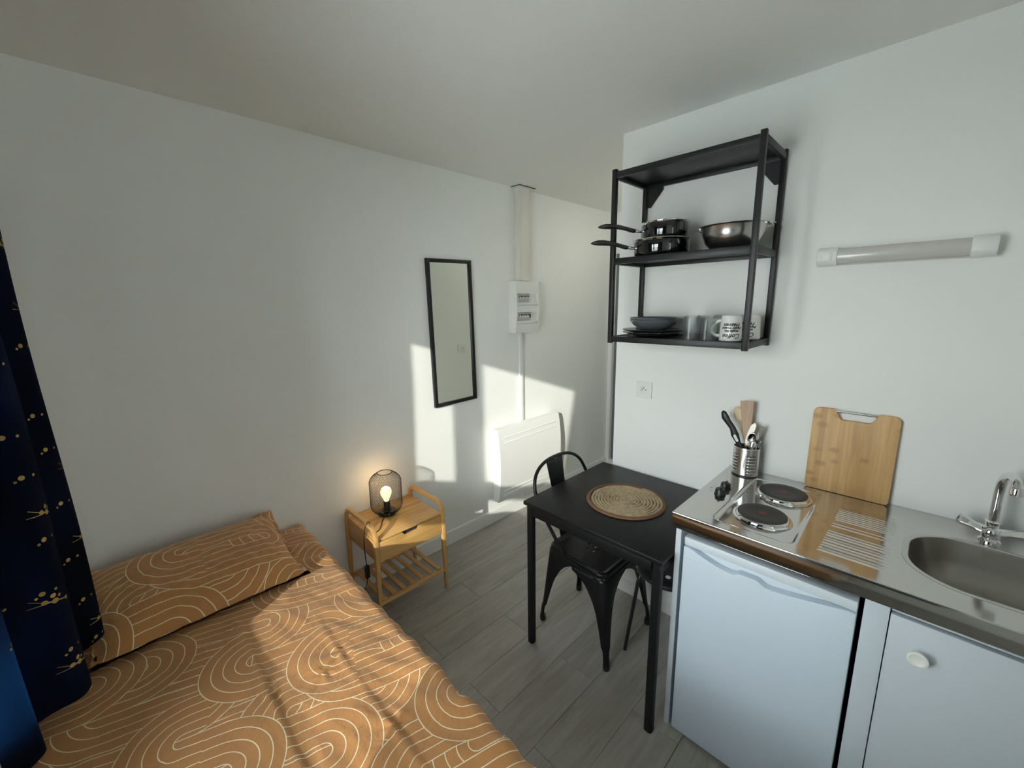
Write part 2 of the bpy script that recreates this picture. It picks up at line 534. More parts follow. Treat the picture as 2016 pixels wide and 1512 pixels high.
# planks: rows parallel to the back wall
PW = .193
row = 0
y1 = .003
plank_cache = {}
while y1 > YB:
    y0 = y1 - PW
    k = row % 2
    xs = -.63 if k == 0 else -1.025
    cuts = [XL]
    x = xs - 1.26 * 3
    while x < CX:
        if x > XL + .08: cuts.append(x)
        x += 1.26
    cuts.append(CX)
    for a, b in zip(cuts, cuts[1:]):
        if a >= 0 - .001 and y0 < KY - .05: continue
        bb = b
        if y0 < KY - .05 and b > .02: bb = .02
        if bb - a < .03: continue
        L = round(bb - a, 4)
        if L not in plank_cache:
            bm_ = MB().box(0, L, 0, PW, -.009, 0)
            bm_.v = [(px + (.0006 if px == 0 else -.0006), py + (.0007 if py == 0 else -.0007), pz) for px, py, pz in bm_.v]
            ob = bm_.build('plank', m_floor, bevel=.0009, seg=1, smooth=0)
            plank_cache[L] = ob.data
        else:
            ob = bpy.data.objects.new('plank', plank_cache[L]); COL.objects.link(ob)
        ob.parent = floor
        ob.location = (a, y0, 0)
    y1 = y0
    row += 1

struct(MB().box(XL - .1, CX + .1, YB - .1, .1, H, H + .1), 'ceiling', m_ceil, smooth=0)
struct(MB().box(XL - .1, CX + .1, 0, .1, -.06, H), 'wall_back', m_wall, smooth=0)
struct(MB().box(0, CX + .1, YB - .1, KY, -.06, H), 'wall_right', m_wall, smooth=0)
FX0, FX1, FZ0, FZ1 = -2.18, -.90, .30, 2.20  # opening of an unseen window added as fill daylight
struct(MB().box(XL - .1, FX0, YB - .1, YB, -.06, H).box(FX1, CX + .1, YB - .1, YB, -.06, H)
       .box(FX0, FX1, YB - .1, YB, -.06, FZ0).box(FX0, FX1, YB - .1, YB, FZ1, H), 'wall_front', m_wall, smooth=0)
win2 = struct(MB().box(FX0, FX0 + .05, YB - .075, YB - .03, FZ0, FZ1).box(FX1 - .05, FX1, YB - .075, YB - .03, FZ0, FZ1)
              .box(FX0, FX1, YB - .075, YB - .03, FZ0, FZ0 + .05).box(FX0, FX1, YB - .075, YB - .03, FZ1 - .05, FZ1), 'fill_window', m_trim, smooth=0, origin=((FX0 + FX1) / 2, YB - .05, FZ0))
MB().box((FX0 + FX1) / 2 - .04, (FX0 + FX1) / 2 + .04, YB - .072, YB - .034, FZ0 + .05, FZ1 - .05).build('mullion', m_trim, parent=win2, bevel=.004, smooth=0)
for a, b in ((FX0 + .05, (FX0 + FX1) / 2 - .04), ((FX0 + FX1) / 2 + .04, FX1 - .05)):
    MB().box(a, b, YB - .055, YB - .051, FZ0 + .05, FZ1 - .05).build('pane', m_pane, parent=win2, smooth=0)
def sheer_mat():
    t = NT('white sheer voile')
    t.b.inputs['Base Color'].default_value = (.85, .85, .83, 1); t.b.inputs['Roughness'].default_value = .9
    tl = t.node('ShaderNodeBsdfTranslucent'); tl.inputs[0].default_value = (.86, .88, .87, 1)
    mx = t.node('ShaderNodeMixShader'); mx.inputs[0].default_value = .75
    t.l.new(t.b.outputs[0], mx.inputs[1]); t.l.new(tl.outputs[0], mx.inputs[2]); t.l.new(mx.outputs[0], t.out.inputs[0])
    return t.m
sh_ = MB().grid(lambda u, v: (FX0 - .06 + (FX1 - FX0 + .12) * u, YB + .045 + .012 * math.sin(u * 2 * PI * 14), FZ0 - .15 + (FZ1 - FZ0 + .25) * v), 160, 2)
tag(sh_.build('fill_window_sheer', sheer_mat(), origin=((FX0 + FX1) / 2, YB + .045, FZ0 - .15), smooth=180, fix=False), 'added white sheer curtain over the added fill window behind the camera', 'curtain')
struct(MB().box(-1.0, 0, -3.02, -2.92, -.06, H), 'light_block_wall', m_wall, smooth=0)  # unseen wall added to keep the fill window's light off the kitchen
# passage end wall with a door opening just beside the corner
struct(MB().box(CX, CX + .1, KY, -.90, 0, H).box(CX, CX + .1, -.02, 0, 0, H).box(CX, CX + .1, -.9, -.02, 2.15, H), 'wall_passage', m_wall, smooth=0)
dr = struct(MB().box(CX + .03, CX + .07, -.875, -.045, .012, 2.11), 'door_1', m_grey, smooth=0, origin=(CX + .05, -.45, 0))
fr = MB().box(CX - .008, CX + .09, -.045, -.02, 0, 2.15).box(CX - .008, CX + .09, -.9, -.875, 0, 2.15).box(CX - .008, CX + .09, -.875, -.045, 2.11, 2.15).box(CX - .012, CX + .09, -.875, -.045, 0, .085)
fr.build('door_frame', m_trim, parent=dr, smooth=0)
MB().tube([(CX + .03, -.80, 1.02), (CX - .02, -.80, 1.02), (CX - .02, -.70, 1.02)], .009, 8).build('door_handle', m_chrome, parent=dr)

# left wall with the window opening
WY0, WY1, WZ0, WZ1 = -2.12, -.78, .722, 2.03
struct(MB().box(XL - .1, XL, WY1, 0, -.06, H).box(XL - .1, XL, YB, WY0, -.06, H)
       .box(XL - .1, XL, WY0, WY1, -.06, WZ0).box(XL - .1, XL, WY0, WY1, WZ1, H), 'wall_left', m_wall, smooth=0)
win = struct(MB().box(-2.375, -2.325, WY0, WY0 + .05, WZ0, WZ1).box(-2.375, -2.325, WY1 - .05, WY1, WZ0, WZ1)
             .box(-2.375, -2.325, WY0, WY1, WZ0, WZ0 + .02).box(-2.375, -2.325, WY0, WY1, WZ1 - .012, WZ1), 'window_1', m_trim, smooth=0, origin=(-2.35, -1.45, .7))
MB().box(-2.372, -2.330, -1.29, -1.15, 1.117, WZ1 - .012).build('mullion', m_trim, parent=win, bevel=.004, smooth=0)
MB().box(-2.372, -2.330, WY0 + .05, WY1 - .05, .972, 1.117).build('transom', m_trim, parent=win, bevel=.004, smooth=0)
MB().tube([(-2.33, -1.22, 1.40), (-2.30, -1.22, 1.40), (-2.295, -1.22, 1.30)], .009, 8).build('window_handle', m_plastic, parent=win)
for (a, b, c, d) in ((WY0 + .05, WY1 - .05, WZ0 + .02, .972), (WY0 + .05, -1.29, 1.117, WZ1 - .012), (-1.15, WY1 - .05, 1.117, WZ1 - .012)):
    MB().box(-2.353, -2.349, a, b, c, d).build('pane', m_pane, parent=win, smooth=0)

# baseboards
def skirting(name, p0, p1, nrm, h=.10, t=.012):
    p0 = Vector(p0); p1 = Vector(p1); n = Vector(nrm)
    prof = [(0, 0), (t, 0), (t, h - .012), (t * .8, h - .004), (t * .35, h), (0, h)]
    mb = MB()
    V = [(p + n * a + Vector((0, 0, b))) for p in (p0, p1) for a, b in prof]
    k = len(prof)
    mb.add(V, [tuple(range(k - 1, -1, -1)), tuple(range(k, 2 * k))] + [(i, (i + 1) % k, k + (i + 1) % k, k + i) for i in range(k)])
    return struct(mb, name, m_trim, origin=tuple(p0), smooth=20)
skirting('baseboard_back', (XL, 0, 0), (CX, 0, 0), (0, -1, 0), .10)
skirting('baseboard_right', (0, YB, 0), (0, KY, 0), (-1, 0, 0), .075)
skirting('baseboard_passage', (0, KY, 0), (CX, KY, 0), (0, 1, 0), .10)
skirting('baseboard_left', (XL, YB, 0), (XL, 0, 0), (1, 0, 0), .10)
skirting('baseboard_front', (XL, YB, 0), (0, YB, 0), (0, 1, 0), .10)

# added dome light for bounce off the sun patches, unseen behind the kitchen wall
pln = thing('passage_fill_light', (1.02, -.70, H), 'added fill light, round opal dome unseen behind the kitchen wall', 'fill light')
def fill_glow_mat():
    t = NT('opal fill glow')
    t.b.inputs['Base Color'].default_value = (.9, .9, .85, 1)
    t.b.inputs['Emission Color'].default_value = (1.0, .96, .84, 1)
    t.b.inputs['Emission Strength'].default_value = 9.0
    return t.m
MB().lathe([(.165, 0), (.170, -.004), (.170, -.016), (.158, -.018), (.150, -.001)], 40, (1.02, -.70, H - .001)).build('rim', m_trim, parent=pln, smooth=40)
MB().lathe([(0, -.075), (.06, -.070), (.11, -.055), (.145, -.030), (.157, -.010), (.157, -.002), (0, -.002)], 40, (1.02, -.70, H)).build('fill_dome', fill_glow_mat(), parent=pln, smooth=60)

# ground outside, two storeys down
struct(MB().box(-60, -2.6, -40, 40, -6.1, -6), 'ground_outside', M('pale concrete', (.66, .65, .61), .9, var=.1, scale=.5), smooth=0)

# ------------------------------------------------------------------ wall fixtures
def plate_socket(name, c, nrm, label, cat, kind):
    n = Vector(nrm); up = Vector((0, 0, 1)); s = up.cross(n)
    c = Vector(c)
    t = thing(name, c, label, cat)
    def w(a, b, d): return tuple(c + s * a + up * b + n * d)
    mb = MB().prism(rrect(-.0425, .0425, -.0425, .0425, .004, 3), w, .0005, .009)
    mb.build('plate', m_plastic, parent=t, bevel=.0015)
    if kind == 'socket':
        mb = MB()
        ring = lambda r, d: [w(r * math.cos(2 * PI * k / 28), r * math.sin(2 * PI * k / 28), d) for k in range(28)]
        V = ring(.0225, .0092) + ring(.0235, .0112) + ring(.0205, .0112) + ring(.0195, .0096)
        F = [(i * 28 + k, i * 28 + (k + 1) % 28, (i + 1) * 28 + (k + 1) % 28, (i + 1) * 28 + k) for i in range(3) for k in range(28)]
        F.append(tuple(3 * 28 + k for k in range(28)))
        mb.add(V, F).build('socket_well', m_plastic, parent=t)
        for a, b in ((-.0095, 0), (.0095, 0)):
            MB().prism(arc(a, b, .003, 0, 2 * PI, 10)[:-1], w, .0097, .0103).build('pin_hole', m_dark, parent=t, smooth=0)
        MB().prism(arc(0, .011, .0032, 0, 2 * PI, 10)[:-1], w, .0097, .014).build('earth_pin', m_brushed, parent=t)
    else:
        mb = MB().prism(rrect(-.025, .025, -.027, .027, .003, 3), w, .009, .0125)
        mb.build('rocker', m_plastic, parent=t, bevel=.0012)
        MB().tube([w(.012 * math.cos(a), .012 * math.sin(a), .0128) for a in [k * PI / 8 + .6 for k in range(12)]], .0008, 6).build('lamp_ring', m_shelf, parent=t)
    return t
plate_socket('wall_socket', (0, -1.204, 1.214), (-1, 0, 0), 'white square wall socket under the black wall shelf', 'socket', 'socket')
plate_socket('light_switch', (.52, KY, 1.245), (0, 1, 0), 'white light switch seen only as a reflection in the mirror', 'switch', 'switch')

# tall mirror
mt = thing('wall_mirror', (-.333, -.001, 1.478), 'tall narrow wall mirror with a thin black frame, hanging slightly askew', 'mirror')
w2, h2, fw_ = .174, .468, .022
mb = MB()
mb.box(-w2, -w2 + fw_, -.02, 0, -h2, h2); MBs = mb
f1 = MB()
def loc_build(mb, name, mat, parent, **k):
    o0 = wloc(parent)
    mb.v = [(p[0] + o0.x, p[1] + o0.y, p[2] + o0.z) for p in mb.v]
    return mb.build(name, mat, parent=parent, **k)
for nm, b in (('frame_stile', (-w2, -w2 + fw_, -.022, 0, -h2, h2)), ('frame_stile', (w2 - fw_, w2, -.022, 0, -h2, h2)),
              ('frame_rail', (-w2 + fw_, w2 - fw_, -.022, 0, h2 - fw_, h2)), ('frame_rail', (-w2 + fw_, w2 - fw_, -.022, 0, -h2, -h2 + fw_))):
    loc_build(MB().box(*b), nm, m_shelf, mt, bevel=.0012)
loc_build(MB().box(-w2 + fw_, w2 - fw_, -.012, -.004, -h2 + fw_, h2 - fw_), 'mirror_glass', m_mirror, mt, smooth=0)
mt.rotation_euler = (0, math.radians(-1.0), 0)

# cable duct, breaker box, thin duct
dt = thing('cable_trunking', (.315, 0, 1.83), 'square cream cable trunking from breaker box up to the ceiling', 'cable duct')
MB().box(.262, .372, -.055, -.001, 1.83, H - .001).build('channel', m_duct, parent=dt, bevel=.002)
MB().box(.270, .364, -.0575, -.055, 1.83, H - .003).build('cover_strip', m_duct, parent=dt, bevel=.001)
MB().box(.235, .400, -.085, -.001, H - .006, H - .001).build('ceiling_collar', m_shelf, parent=dt, smooth=0)
MB().box(.235, .400, -.0835, -.001, H - .009, H - .006).build('collar_edge', m_wall, parent=dt, smooth=0)

bb = thing('breaker_box', (.31, 0, 1.45), 'white plastic breaker box with two rows of breakers below the cream trunking', 'fuse box')
X0, X1, Z0, Z1 = .188, .432, 1.452, 1.826
MB().box(X0, X1, -.060, -.001, Z0, Z1).build('back_box', m_plastic, parent=bb, bevel=.003)
def zz(f): return Z0 + (Z1 - Z0) * f
cov = MB()
slots = ((zz(.53), zz(.76)), (zz(.175), zz(.40)))
def bow(z): return -.078 - .014 * math.sin(PI * (z - Z0) / (Z1 - Z0))
def strip(x0, x1, z0, z1, n=6):
    for i in range(n):
        a = z0 + (z1 - z0) * i / n; b = z0 + (z1 - z0) * (i + 1) / n
        cov.add([(x0, -.060, a), (x1, -.060, a), (x1, -.060, b), (x0, -.060, b), (x0, bow(a), a), (x1, bow(a), a), (x1, bow(b), b), (x0, bow(b), b)],
                [(4, 5, 6, 7), (0, 3, 7, 4), (1, 5, 6, 2)] + ([(0, 4, 5, 1)] if i == 0 else []) + ([(3, 2, 6, 7)] if i == n - 1 else []))
strip(X0, X1, Z0, slots[1][0]); strip(X0, X1, slots[1][1], slots[0][0]); strip(X0, X1, slots[0][1], Z1)
for s0, s1 in slots:
    strip(X0, X0 + .008, s0, s1, 3); strip(X1 - .008, X1, s0, s1, 3)
cov.build('front_cover', m_plastic, parent=bb, fix=True, smooth=30)
for i, (s0, s1) in enumerate(slots):
    MB().box(X0 + .008, X1 - .008, -.068, -.060, s0, s1).build('rail_mask', m_plastic, parent=bb, smooth=0)
    hz = s0 + (s1 - s0) * .30
    MB().box(X0 + .010, X1 - .010, -.080, -.0685, s0 + .004, hz - .004).build('label_strip', m_plastic, parent=bb, bevel=.001)
    for k in range(7 if i == 0 else 8):
        x = X0 + .014 + k * .0178
        br = MB().box(x, x + .0172, -.0835, -.0685, hz, s1 - .004).build('breaker', M('grey breaker plastic', (.50, .49, .50), .45) if k == 0 and i == 0 else bpy.data.materials['grey breaker plastic'], parent=bb, bevel=.0008)
        if k > 0 and not (i == 1 and k == 7):
            MB().box(x + .003, x + .0142, -.0855, -.0837, hz + .030, hz + .045).build('lever_slot', m_dark, parent=br, smooth=0)
            MB().box(x + .006, x + .0112, -.0915, -.0845, hz + .022 + (k % 2) * .003, hz + .036 + (k % 2) * .003).build('lever', m_plastic, parent=br, smooth=0)
    MB().box(X0 + .013, X0 + .013 + .0178 * (7 if i == 0 else 8), -.0845, -.0685, s1 - .004, s1 - .0005).build('dark_trim', M('brownish label', (.22, .15, .14), .6) if i == 0 else bpy.data.materials['brownish label'], parent=bb, smooth=0)
MB().box(X0 + .014 + 7 * .0178 + .002, X0 + .014 + 7 * .0178 + .0155, -.086, -.083, slots[1][0] + (slots[1][1] - slots[1][0]) * .30 + .018, slots[1][1] - .014).build('black_module', m_bplast, parent=bb, smooth=0)

td = thing('slim_cable_duct', (.312, 0, .1), 'slim white cable duct running from breaker box down behind the radiator', 'cable duct')
MB().box(.292, .333, -.016, -.001, .10, 1.452).build('duct_body', m_plastic, parent=td, bevel=.001)
MB().box(.299, .326, -.0185, -.016, .10, 1.452).build('duct_cover', m_plastic, parent=td, bevel=.0008)

# radiator
ra = thing('panel_radiator', (.32, 0, .2), 'white electric panel radiator with a bowed front on the back wall', 'radiator')
RX0, RX1, RZ0, RZ1 = -.035, .665, .200, .765
MB().box(RX0 + .03, .280, -.045, -.002, RZ0 + .05, RZ1 - .03).box(.345, RX1 - .03, -.045, -.002, RZ0 + .05, RZ1 - .03).build('wall_bracket', m_radw, parent=ra, bevel=.003)
def rfront(z):
    t = (z - RZ0) / (RZ1 - RZ0)
    return -.095 - .032 * math.sin(PI * min(1, max(0, t))) ** .7
mb = MB()
NZ = 28
prof = [(-.045, RZ0), (-.045, RZ1)] + [(rfront(RZ1 - (RZ1 - RZ0) * i / NZ), RZ1 - (RZ1 - RZ0) * i / NZ) for i in range(NZ + 1)]
mb.prism(prof, lambda a, b, d: (d, a, b), RX0, RX1)
mb.build('body', m_radw, parent=ra, bevel=0, smooth=30)
for k, z in enumerate((RZ1 - .065, RZ1 - .105, RZ0 + .085, RZ0 + .05)):
    xa, xb = RX0 + .045, RX1 - .045
    MB().tube([(xa, rfront(z) + .001, z - .006), (xa + .012, rfront(z) - .0012, z), (xb - .012, rfront(z) - .0012, z), (xb, rfront(z) + .001, z - .006)], .0034, 6).build('vent_rib', m_radw, parent=ra)
MB().box(RX1 - .03, RX1 - .018, rfront(.48) - .002, rfront(.48) + .01, .47, .482).build('indicator', m_plastic, parent=ra)

# wall light over the worktop
lt = thing('strip_light', (0, -2.11, 1.815), 'white strip light with a rocker switch on the wall above the cutting board', 'wall light')
LY0, LY1 = -2.33, -1.888
def lw(a, b, d): return (b, d, a)
prof = [(1.783, -.001), (1.783, -.040), (1.789, -.052), (1.800, -.060), (1.828, -.060), (1.840, -.054), (1.847, -.042), (1.847, -.001)]
MB().prism(prof, lw, LY0, LY0 + .055).build('end_cap', m_plastic, parent=lt, bevel=.003)
MB().prism(prof, lw, LY1 - .060, LY1).build('end_cap', m_plastic, parent=lt, bevel=.003)
prof2 = [(1.785, -.001), (1.785, -.038)] + [(1.815 + .0275 * math.sin(a) * .98, -.036 - .020 * math.cos(a)) for a in [(-PI / 2 + PI * k / 12) for k in range(13)]] + [(1.845, -.001)]
MB().prism(prof2, lw, LY0 + .055, LY1 - .060).build('diffuser', m_frost, parent=lt, smooth=50)
sw = MB().box(-.0635, -.0595, LY1 - .046, LY1 - .014, 1.799, 1.832).build('switch_bezel', m_plastic, parent=lt, bevel=.001)
MB().box(-.0665, -.0635, LY1 - .042, LY1 - .018, 1.803, 1.828).build('rocker', m_plastic, parent=sw, bevel=.0015)

# ------------------------------------------------------------------ wall shelf unit
SX, SY1, SY0, SZ0, SZ1 = -.2956, -1.1577, -1.7505, 1.478, 2.228
su = thing('wall_shelf_unit', (-.148, -1.454, SZ0), 'black metal frame wall shelf unit with three shelves', 'shelf')
for x in (SX + .010, -.011):
    for y in (SY0 + .010, SY1 - .010):
        MB().box(x - .010, x + .010, y - .010, y + .010, SZ0, SZ1).build('post', m_shelf, parent=su, bevel=.0015)
ZS = [1.506, 1.853, 2.214]
SH = []
for k, z in enumerate(ZS):
    sh = MB().box(SX + .012, -.012, SY0 + .012, SY1 - .012, z - .006, z).build('shelf_panel', m_shelf, parent=su, bevel=.001)
    SH.append(sh)
    for y in (SY0 + .010, SY1 - .010):
        MB().box(SX + .020, -.021, y - .008, y + .008, z - .022, z + .003).build('side_rail', m_shelf, parent=su, bevel=.001)
    for x in (SX + .010, -.011):
        MB().box(x - .008, x + .008, SY0 + .020, SY1 - .020, z - .022, z + .003).build('cross_rail', m_shelf, parent=su, bevel=.001)
for y, s in ((SY1 - .021, -1), (SY0 + .021, 1)):
    MB().prism([(0, 0), (.075 * s, 0), (.075 * s, -.012), (.016 * s, -.085), (0, -.085)], lambda a, b, d, y=y: (d, y + a, ZS[2] - .022 + b), -.016, -.004).build('corner_bracket', m_shelf, parent=su, smooth=0)

# ------------------------------------------------------------------ things on the shelves
def saucepan(cx, cy, z, r, h, hdir, label):
    t = thing('saucepan', (cx, cy, z), label, 'saucepan', 'black saucepans on the middle shelf')
    c = (cx, cy, z)
    MB().lathe([(0, .0), (r * .86, 0), (r * .93, .004), (r * .97, .014), (r * .985, h - .008), (r * .98, h - .006), (r * .96, h - .008), (r * .95, .012), (r * .84, .005), (0, .005)], 56, c).build('pan_body', m_enamel, parent=t, smooth=40)
    MB().lathe([(r * .975, h - .007), (r * 1.0, h - .004), (r * 1.035, h), (r * 1.03, h + .002), (r * .97, h - .001), (r * .965, h - .006), (r * .975, h - .007)], 56, c).build('steel_rim', m_chrome, parent=t, smooth=60)
    d = Vector(hdir).normalized()
    P = lambda s_, dz: (cx + d.x * (r + s_), cy + d.y * (r + s_), z + dz)
    MB().tube([P(-.004, h * .55), P(.010, h * .56), P(.030, h * .62)], [.006, .0065, .0068], 10).build('handle_ferrule', m_chrome, parent=t)
    MB().tube([P(.026, h * .60), P(.032, h * .61), P(.050, h * .68), P(.075, h * .80), P(.100, h * .88), P(.130, h * .93), P(.155, h * .94), P(.176, h * .92), P(.188, h * .90)],
              [.009, .0125, .0125, .0115, .0135, .0160, .0155, .0100, .002], 12, flat=.72).build('handle', m_bplast, parent=t, smooth=60)
    return t
saucepan(-.185, -1.345, 1.857, .118, .066, (-.58, .62, 0), 'wider black saucepan with steel rim, lower one of the stacked pair')
saucepan(-.170, -1.352, 1.9265, .100, .068, (-.50, .62, 0), 'smaller black saucepan with steel rim, stacked on the wider one')

bw = thing('mixing_bowl', (-.15, -1.625, 1.857), 'wide stainless steel bowl beside the stacked saucepans', 'bowl')
c = (-.15, -1.622, 1.857)
MB().lathe([(0, 0), (.055, 0), (.075, .006), (.098, .030), (.110, .060), (.115, .086), (.119, .090), (.124, .091), (.124, .0925), (.117, .092), (.112, .086), (.107, .060), (.094, .031), (.073, .008), (.054, .002), (0, .002)], 56, c).build('bowl_body', m_brushed, parent=bw, smooth=50)
for s in (1, -1):
    MB().tube([(c[0] + .004 - .028, c[1] + s * .117, c[2] + .088), (c[0] - .026, c[1] + s * .132, c[2] + .088), (c[0] - .018, c[1] + s * .140, c[2] + .089), (c[0] + .018, c[1] + s * .140, c[2] + .089), (c[0] + .026, c[1] + s * .132, c[2] + .088), (c[0] + .028, c[1] + s * .117, c[2] + .088)], .0022, 8).build('wire_handle', m_chrome, parent=bw)

def plate(z, r, label, dx=0):
    return tag(MB().lathe([(0, .003), (r * .55, .003), (r * .57, 0), (r * .62, .001), (r * .70, .005), (r * .95, .014), (r, .017), (r * .995, .0185), (r * .93, .0165), (r * .66, .008), (0, .007)], 64, (-.150 + dx, -1.302, z)).build('dinner_plate', m_plate2, origin=(-.150 + dx, -1.302, z), smooth=50),
               label, 'plate', 'stacked plates on the bottom shelf')
plate(1.5095, .132, 'dark round plate, bottom of the two stacked on the lowest shelf', .002)
plate(1.5215, .132, 'dark round plate, upper of the two stacked, under the bowls')
def sbowl(z, r, label, mat):
    return tag(MB().lathe([(0, .003), (r * .40, .003), (r * .42, 0), (r * .46, .001), (r * .62, .010), (r * .86, .028), (r * .97, .043), (r, .050), (r * .985, .051), (r * .94, .043), (r * .82, .029), (r * .6, .013), (0, .008)], 64, (-.150, -1.310, z)).build('soup_bowl', mat, origin=(-.150, -1.310, z), smooth=50),
               label, 'bowl', 'grey bowls on the stacked plates')
sbowl(1.5325, .107, 'blue grey stoneware bowl, lower of the two nested on the plates', m_plate)
sbowl(1.5425, .107, 'blue grey stoneware bowl, upper of the two nested on the plates', m_plate)

def tumbler(x, y, label):
    h = .094
    c = (x, y, 1.5095)
    n = 36
    t = MB().lathe([(.0315, 0), (.0325, .001), (.0320, .012), (.0300, h - .006), (.0285, h), (0, h), (0, h - .007), (.0270, h - .008), (.0288, .012), (.0303, .001), (.0315, 0)], n, c)
    return tag(t.build('tumbler', m_glass, origin=c, smooth=40), label, 'glass', 'clear tumblers upside down on the bottom shelf')
tb = [(-.250, -1.522, 'clear upturned tumbler at the front, beside the plates'), (-.252, -1.588, 'clear upturned tumbler at the front, second from the plates'),
      (-.178, -1.500, 'clear upturned tumbler in the middle row, beside the plates'), (-.178, -1.570, 'clear upturned tumbler in the middle row, second from the plates'),
      (-.100, -1.520, 'clear upturned tumbler at the back, against the wall'), (-.105, -1.592, 'clear upturned tumbler at the back, behind the mug handle')]
for x, y, l in tb: tumbler(x, y, l)

def lettering(lines, size):
    """mesh outlines of a few lines of slanted text, centred, y up, in metres"""
    out = []
    y = 0
    for txt, s in lines:
        cu = bpy.data.curves.new('lettering', 'FONT')
        cu.body = txt; cu.size = size * s; cu.align_x = 'CENTER'; cu.shear = .35; cu.offset = size * .032
        cu.resolution_u = 2
        o = bpy.data.objects.new('lettering', cu); COL.objects.link(o)
        dg = bpy.context.evaluated_depsgraph_get(); dg.update()
        me = bpy.data.meshes.new_from_object(o.evaluated_get(dg))
        y -= size * s * .5
        out.append(([(v.co.x, v.co.y + y) for v in me.vertices], [tuple(p.vertices) for p in me.polygons]))
        y -= size * s * .38
        bpy.data.objects.remove(o); bpy.data.meshes.remove(me)
    mid = y / 2
    return [([(a, b - mid) for a, b in V], F) for V, F in out]
LET = lettering([('Coffee', 1.3), ('smells like', .66), ('freshly ground', .66), ('Heaven', 1.05)], .0185)

def mug(x, y, ang, label, hang=None):
    c = Vector((x, y, 1.5095)); r0, r1, h = .0405, .0355, .097
    t = thing('mug', c, label, 'mug', 'white coffee mugs upside down on the bottom shelf')
    MB().lathe([(r0 - .004, 0), (r0 - .001, .0005), (r0, .002), (r0 - .001, .02), (r1 + .001, h - .010), (r1 - .003, h), (r1 - .008, h + .001), (r1 - .009, h - .003), (0, h - .003), (0, h - .010), (r1 - .006, h - .012), (r0 - .005, .004), (r0 - .004, 0)], 48, c).build('mug_body', m_mug, parent=t, smooth=45)
    ha = ang if hang is None else hang
    d = Vector((math.cos(ha), math.sin(ha), 0))
    P = lambda s_, z: tuple(c + d * s_ + Vector((0, 0, z)))
    MB().tube([P(.035, .078), P(.048, .074), P(.060, .062), P(.068, .045), (P(.066, .030)), P(.056, .020), P(.044, .018), P(.036, .020)], [.0048] * 8, 10, flat=1.3).build('mug_handle', m_mug, parent=t, smooth=60)
    mbt = MB()
    ta = ang + PI / 2 + .35
    def wrap(a, b):
        # upside down: rotate the text by a half turn, then wrap it on the side
        a, b = -a, -b
        z = .045 + b
        rr = (r0 - .001) + (r1 + .001 - r0 + .001) * (z - .02) / (h - .030) + .0006
        th = ta + a / rr
        return (c.x + rr * math.cos(th), c.y + rr * math.sin(th), c.z + z)
    for V, F in LET:
        mbt.add([wrap(a, b) for a, b in V], F)
    mbt.build('lettering', m_ink, parent=t, fix=False, smooth=0)
    return t
# text faces the camera: camera azimuth from the mug
a_cam = math.atan2(-2.22 + 1.665, -1.977 + .205)
mug(-.225, -1.668, a_cam - PI / 2 - .35 + .10, 'white mug with black script lettering, upside down, handle towards the tumblers', a_cam - PI / 2 - .05)
mug(-.105, -1.700, a_cam - PI / 2 - .35 - .35, 'white mug with black script lettering, upside down behind the shelf post', 0.25)

# ------------------------------------------------------------------ dining table with mat
TX0, TX1, TY0, TY1, TZ = -.684, -.0145, -1.653, -.976, .760
ta_ = thing('dining_table', ((TX0 + TX1) / 2, (TY0 + TY1) / 2, 0), 'square black dining table against the white kitchen wall', 'table')
MB().box(TX0, TX1, TY0, TY1, TZ - .018, TZ).build('tabletop', m_tabletop, parent=ta_, bevel=.0018)
for a, b, c_, d in ((TX0 + .045, TX1 - .045, TY0 + .012, TY0 + .030), (TX0 + .045, TX1 - .045, TY1 - .030, TY1 - .012), (TX0 + .012, TX0 + .030, TY0 + .045, TY1 - .045), (TX1 - .030, TX1 - .012, TY0 + .045, TY1 - .045)):
    MB().box(a, b, c_, d, TZ - .068, TZ - .018).build('apron', m_black, parent=ta_, bevel=.002)
for x in (TX0 + .026, TX1 - .026):
    for y in (TY0 + .026, TY1 - .026):
        s = .0165
        MB().prism(rrect(x - s, x + s, y - s, y + s, .009, 4), lambda a, b, d: (a, b, d), .004, TZ - .018).build('leg', m_black, parent=ta_, smooth=40)
        MB().prism(rrect(x - .014, x + .014, y - .014, y + .014, .008, 4), lambda a, b, d: (a, b, d), 0, .006).build('foot_cap', m_bplast, parent=ta_, smooth=40)
scr = MB().lathe([(.003, 0), (.003, .0015), (0, .0018)], 10, (0, 0, 0))

MC = (-.362, -1.322)
MR = .178
pm = thing('placemat', (MC[0], MC[1], TZ), 'round woven seagrass placemat with brown edge binding on the black table', 'placemat')
mb = MB()
path = []; turns = 11
for i in range(turns * 44 + 1):
    a = 2 * PI * i / 44
    r = .004 + (MR - .022) * i / (turns * 44)
    jr = .0012 * noise.noise(Vector((i * .35, 0, 0)))
    path.append((MC[0] + (r + jr) * math.cos(a), MC[1] + (r + jr) * math.sin(a), TZ + .0052 + .0007 * noise.noise(Vector((i * .8, 3, 0)))))
rad = [.0068 + .0014 * math.sin(i * 1.45) for i in range(len(path))]
mb.tube(path, rad, 7, flat=.72)
mb.build('coiled_rope', m_rope, parent=pm, smooth=70)
MB().lathe([(0, .0012), (MR - .006, .0012), (MR - .006, .003), (0, .003)], 48, (MC[0], MC[1], TZ)).build('backing', m_binding, parent=pm)
MB().lathe([(MR - .018, .0015), (MR - .016, .0105), (MR - .009, .0118), (MR - .002, .0085), (MR, .004), (MR - .003, .0006), (MR - .018, .0006)], 72, (MC[0], MC[1], TZ)).build('binding', m_binding, parent=pm, smooth=50)

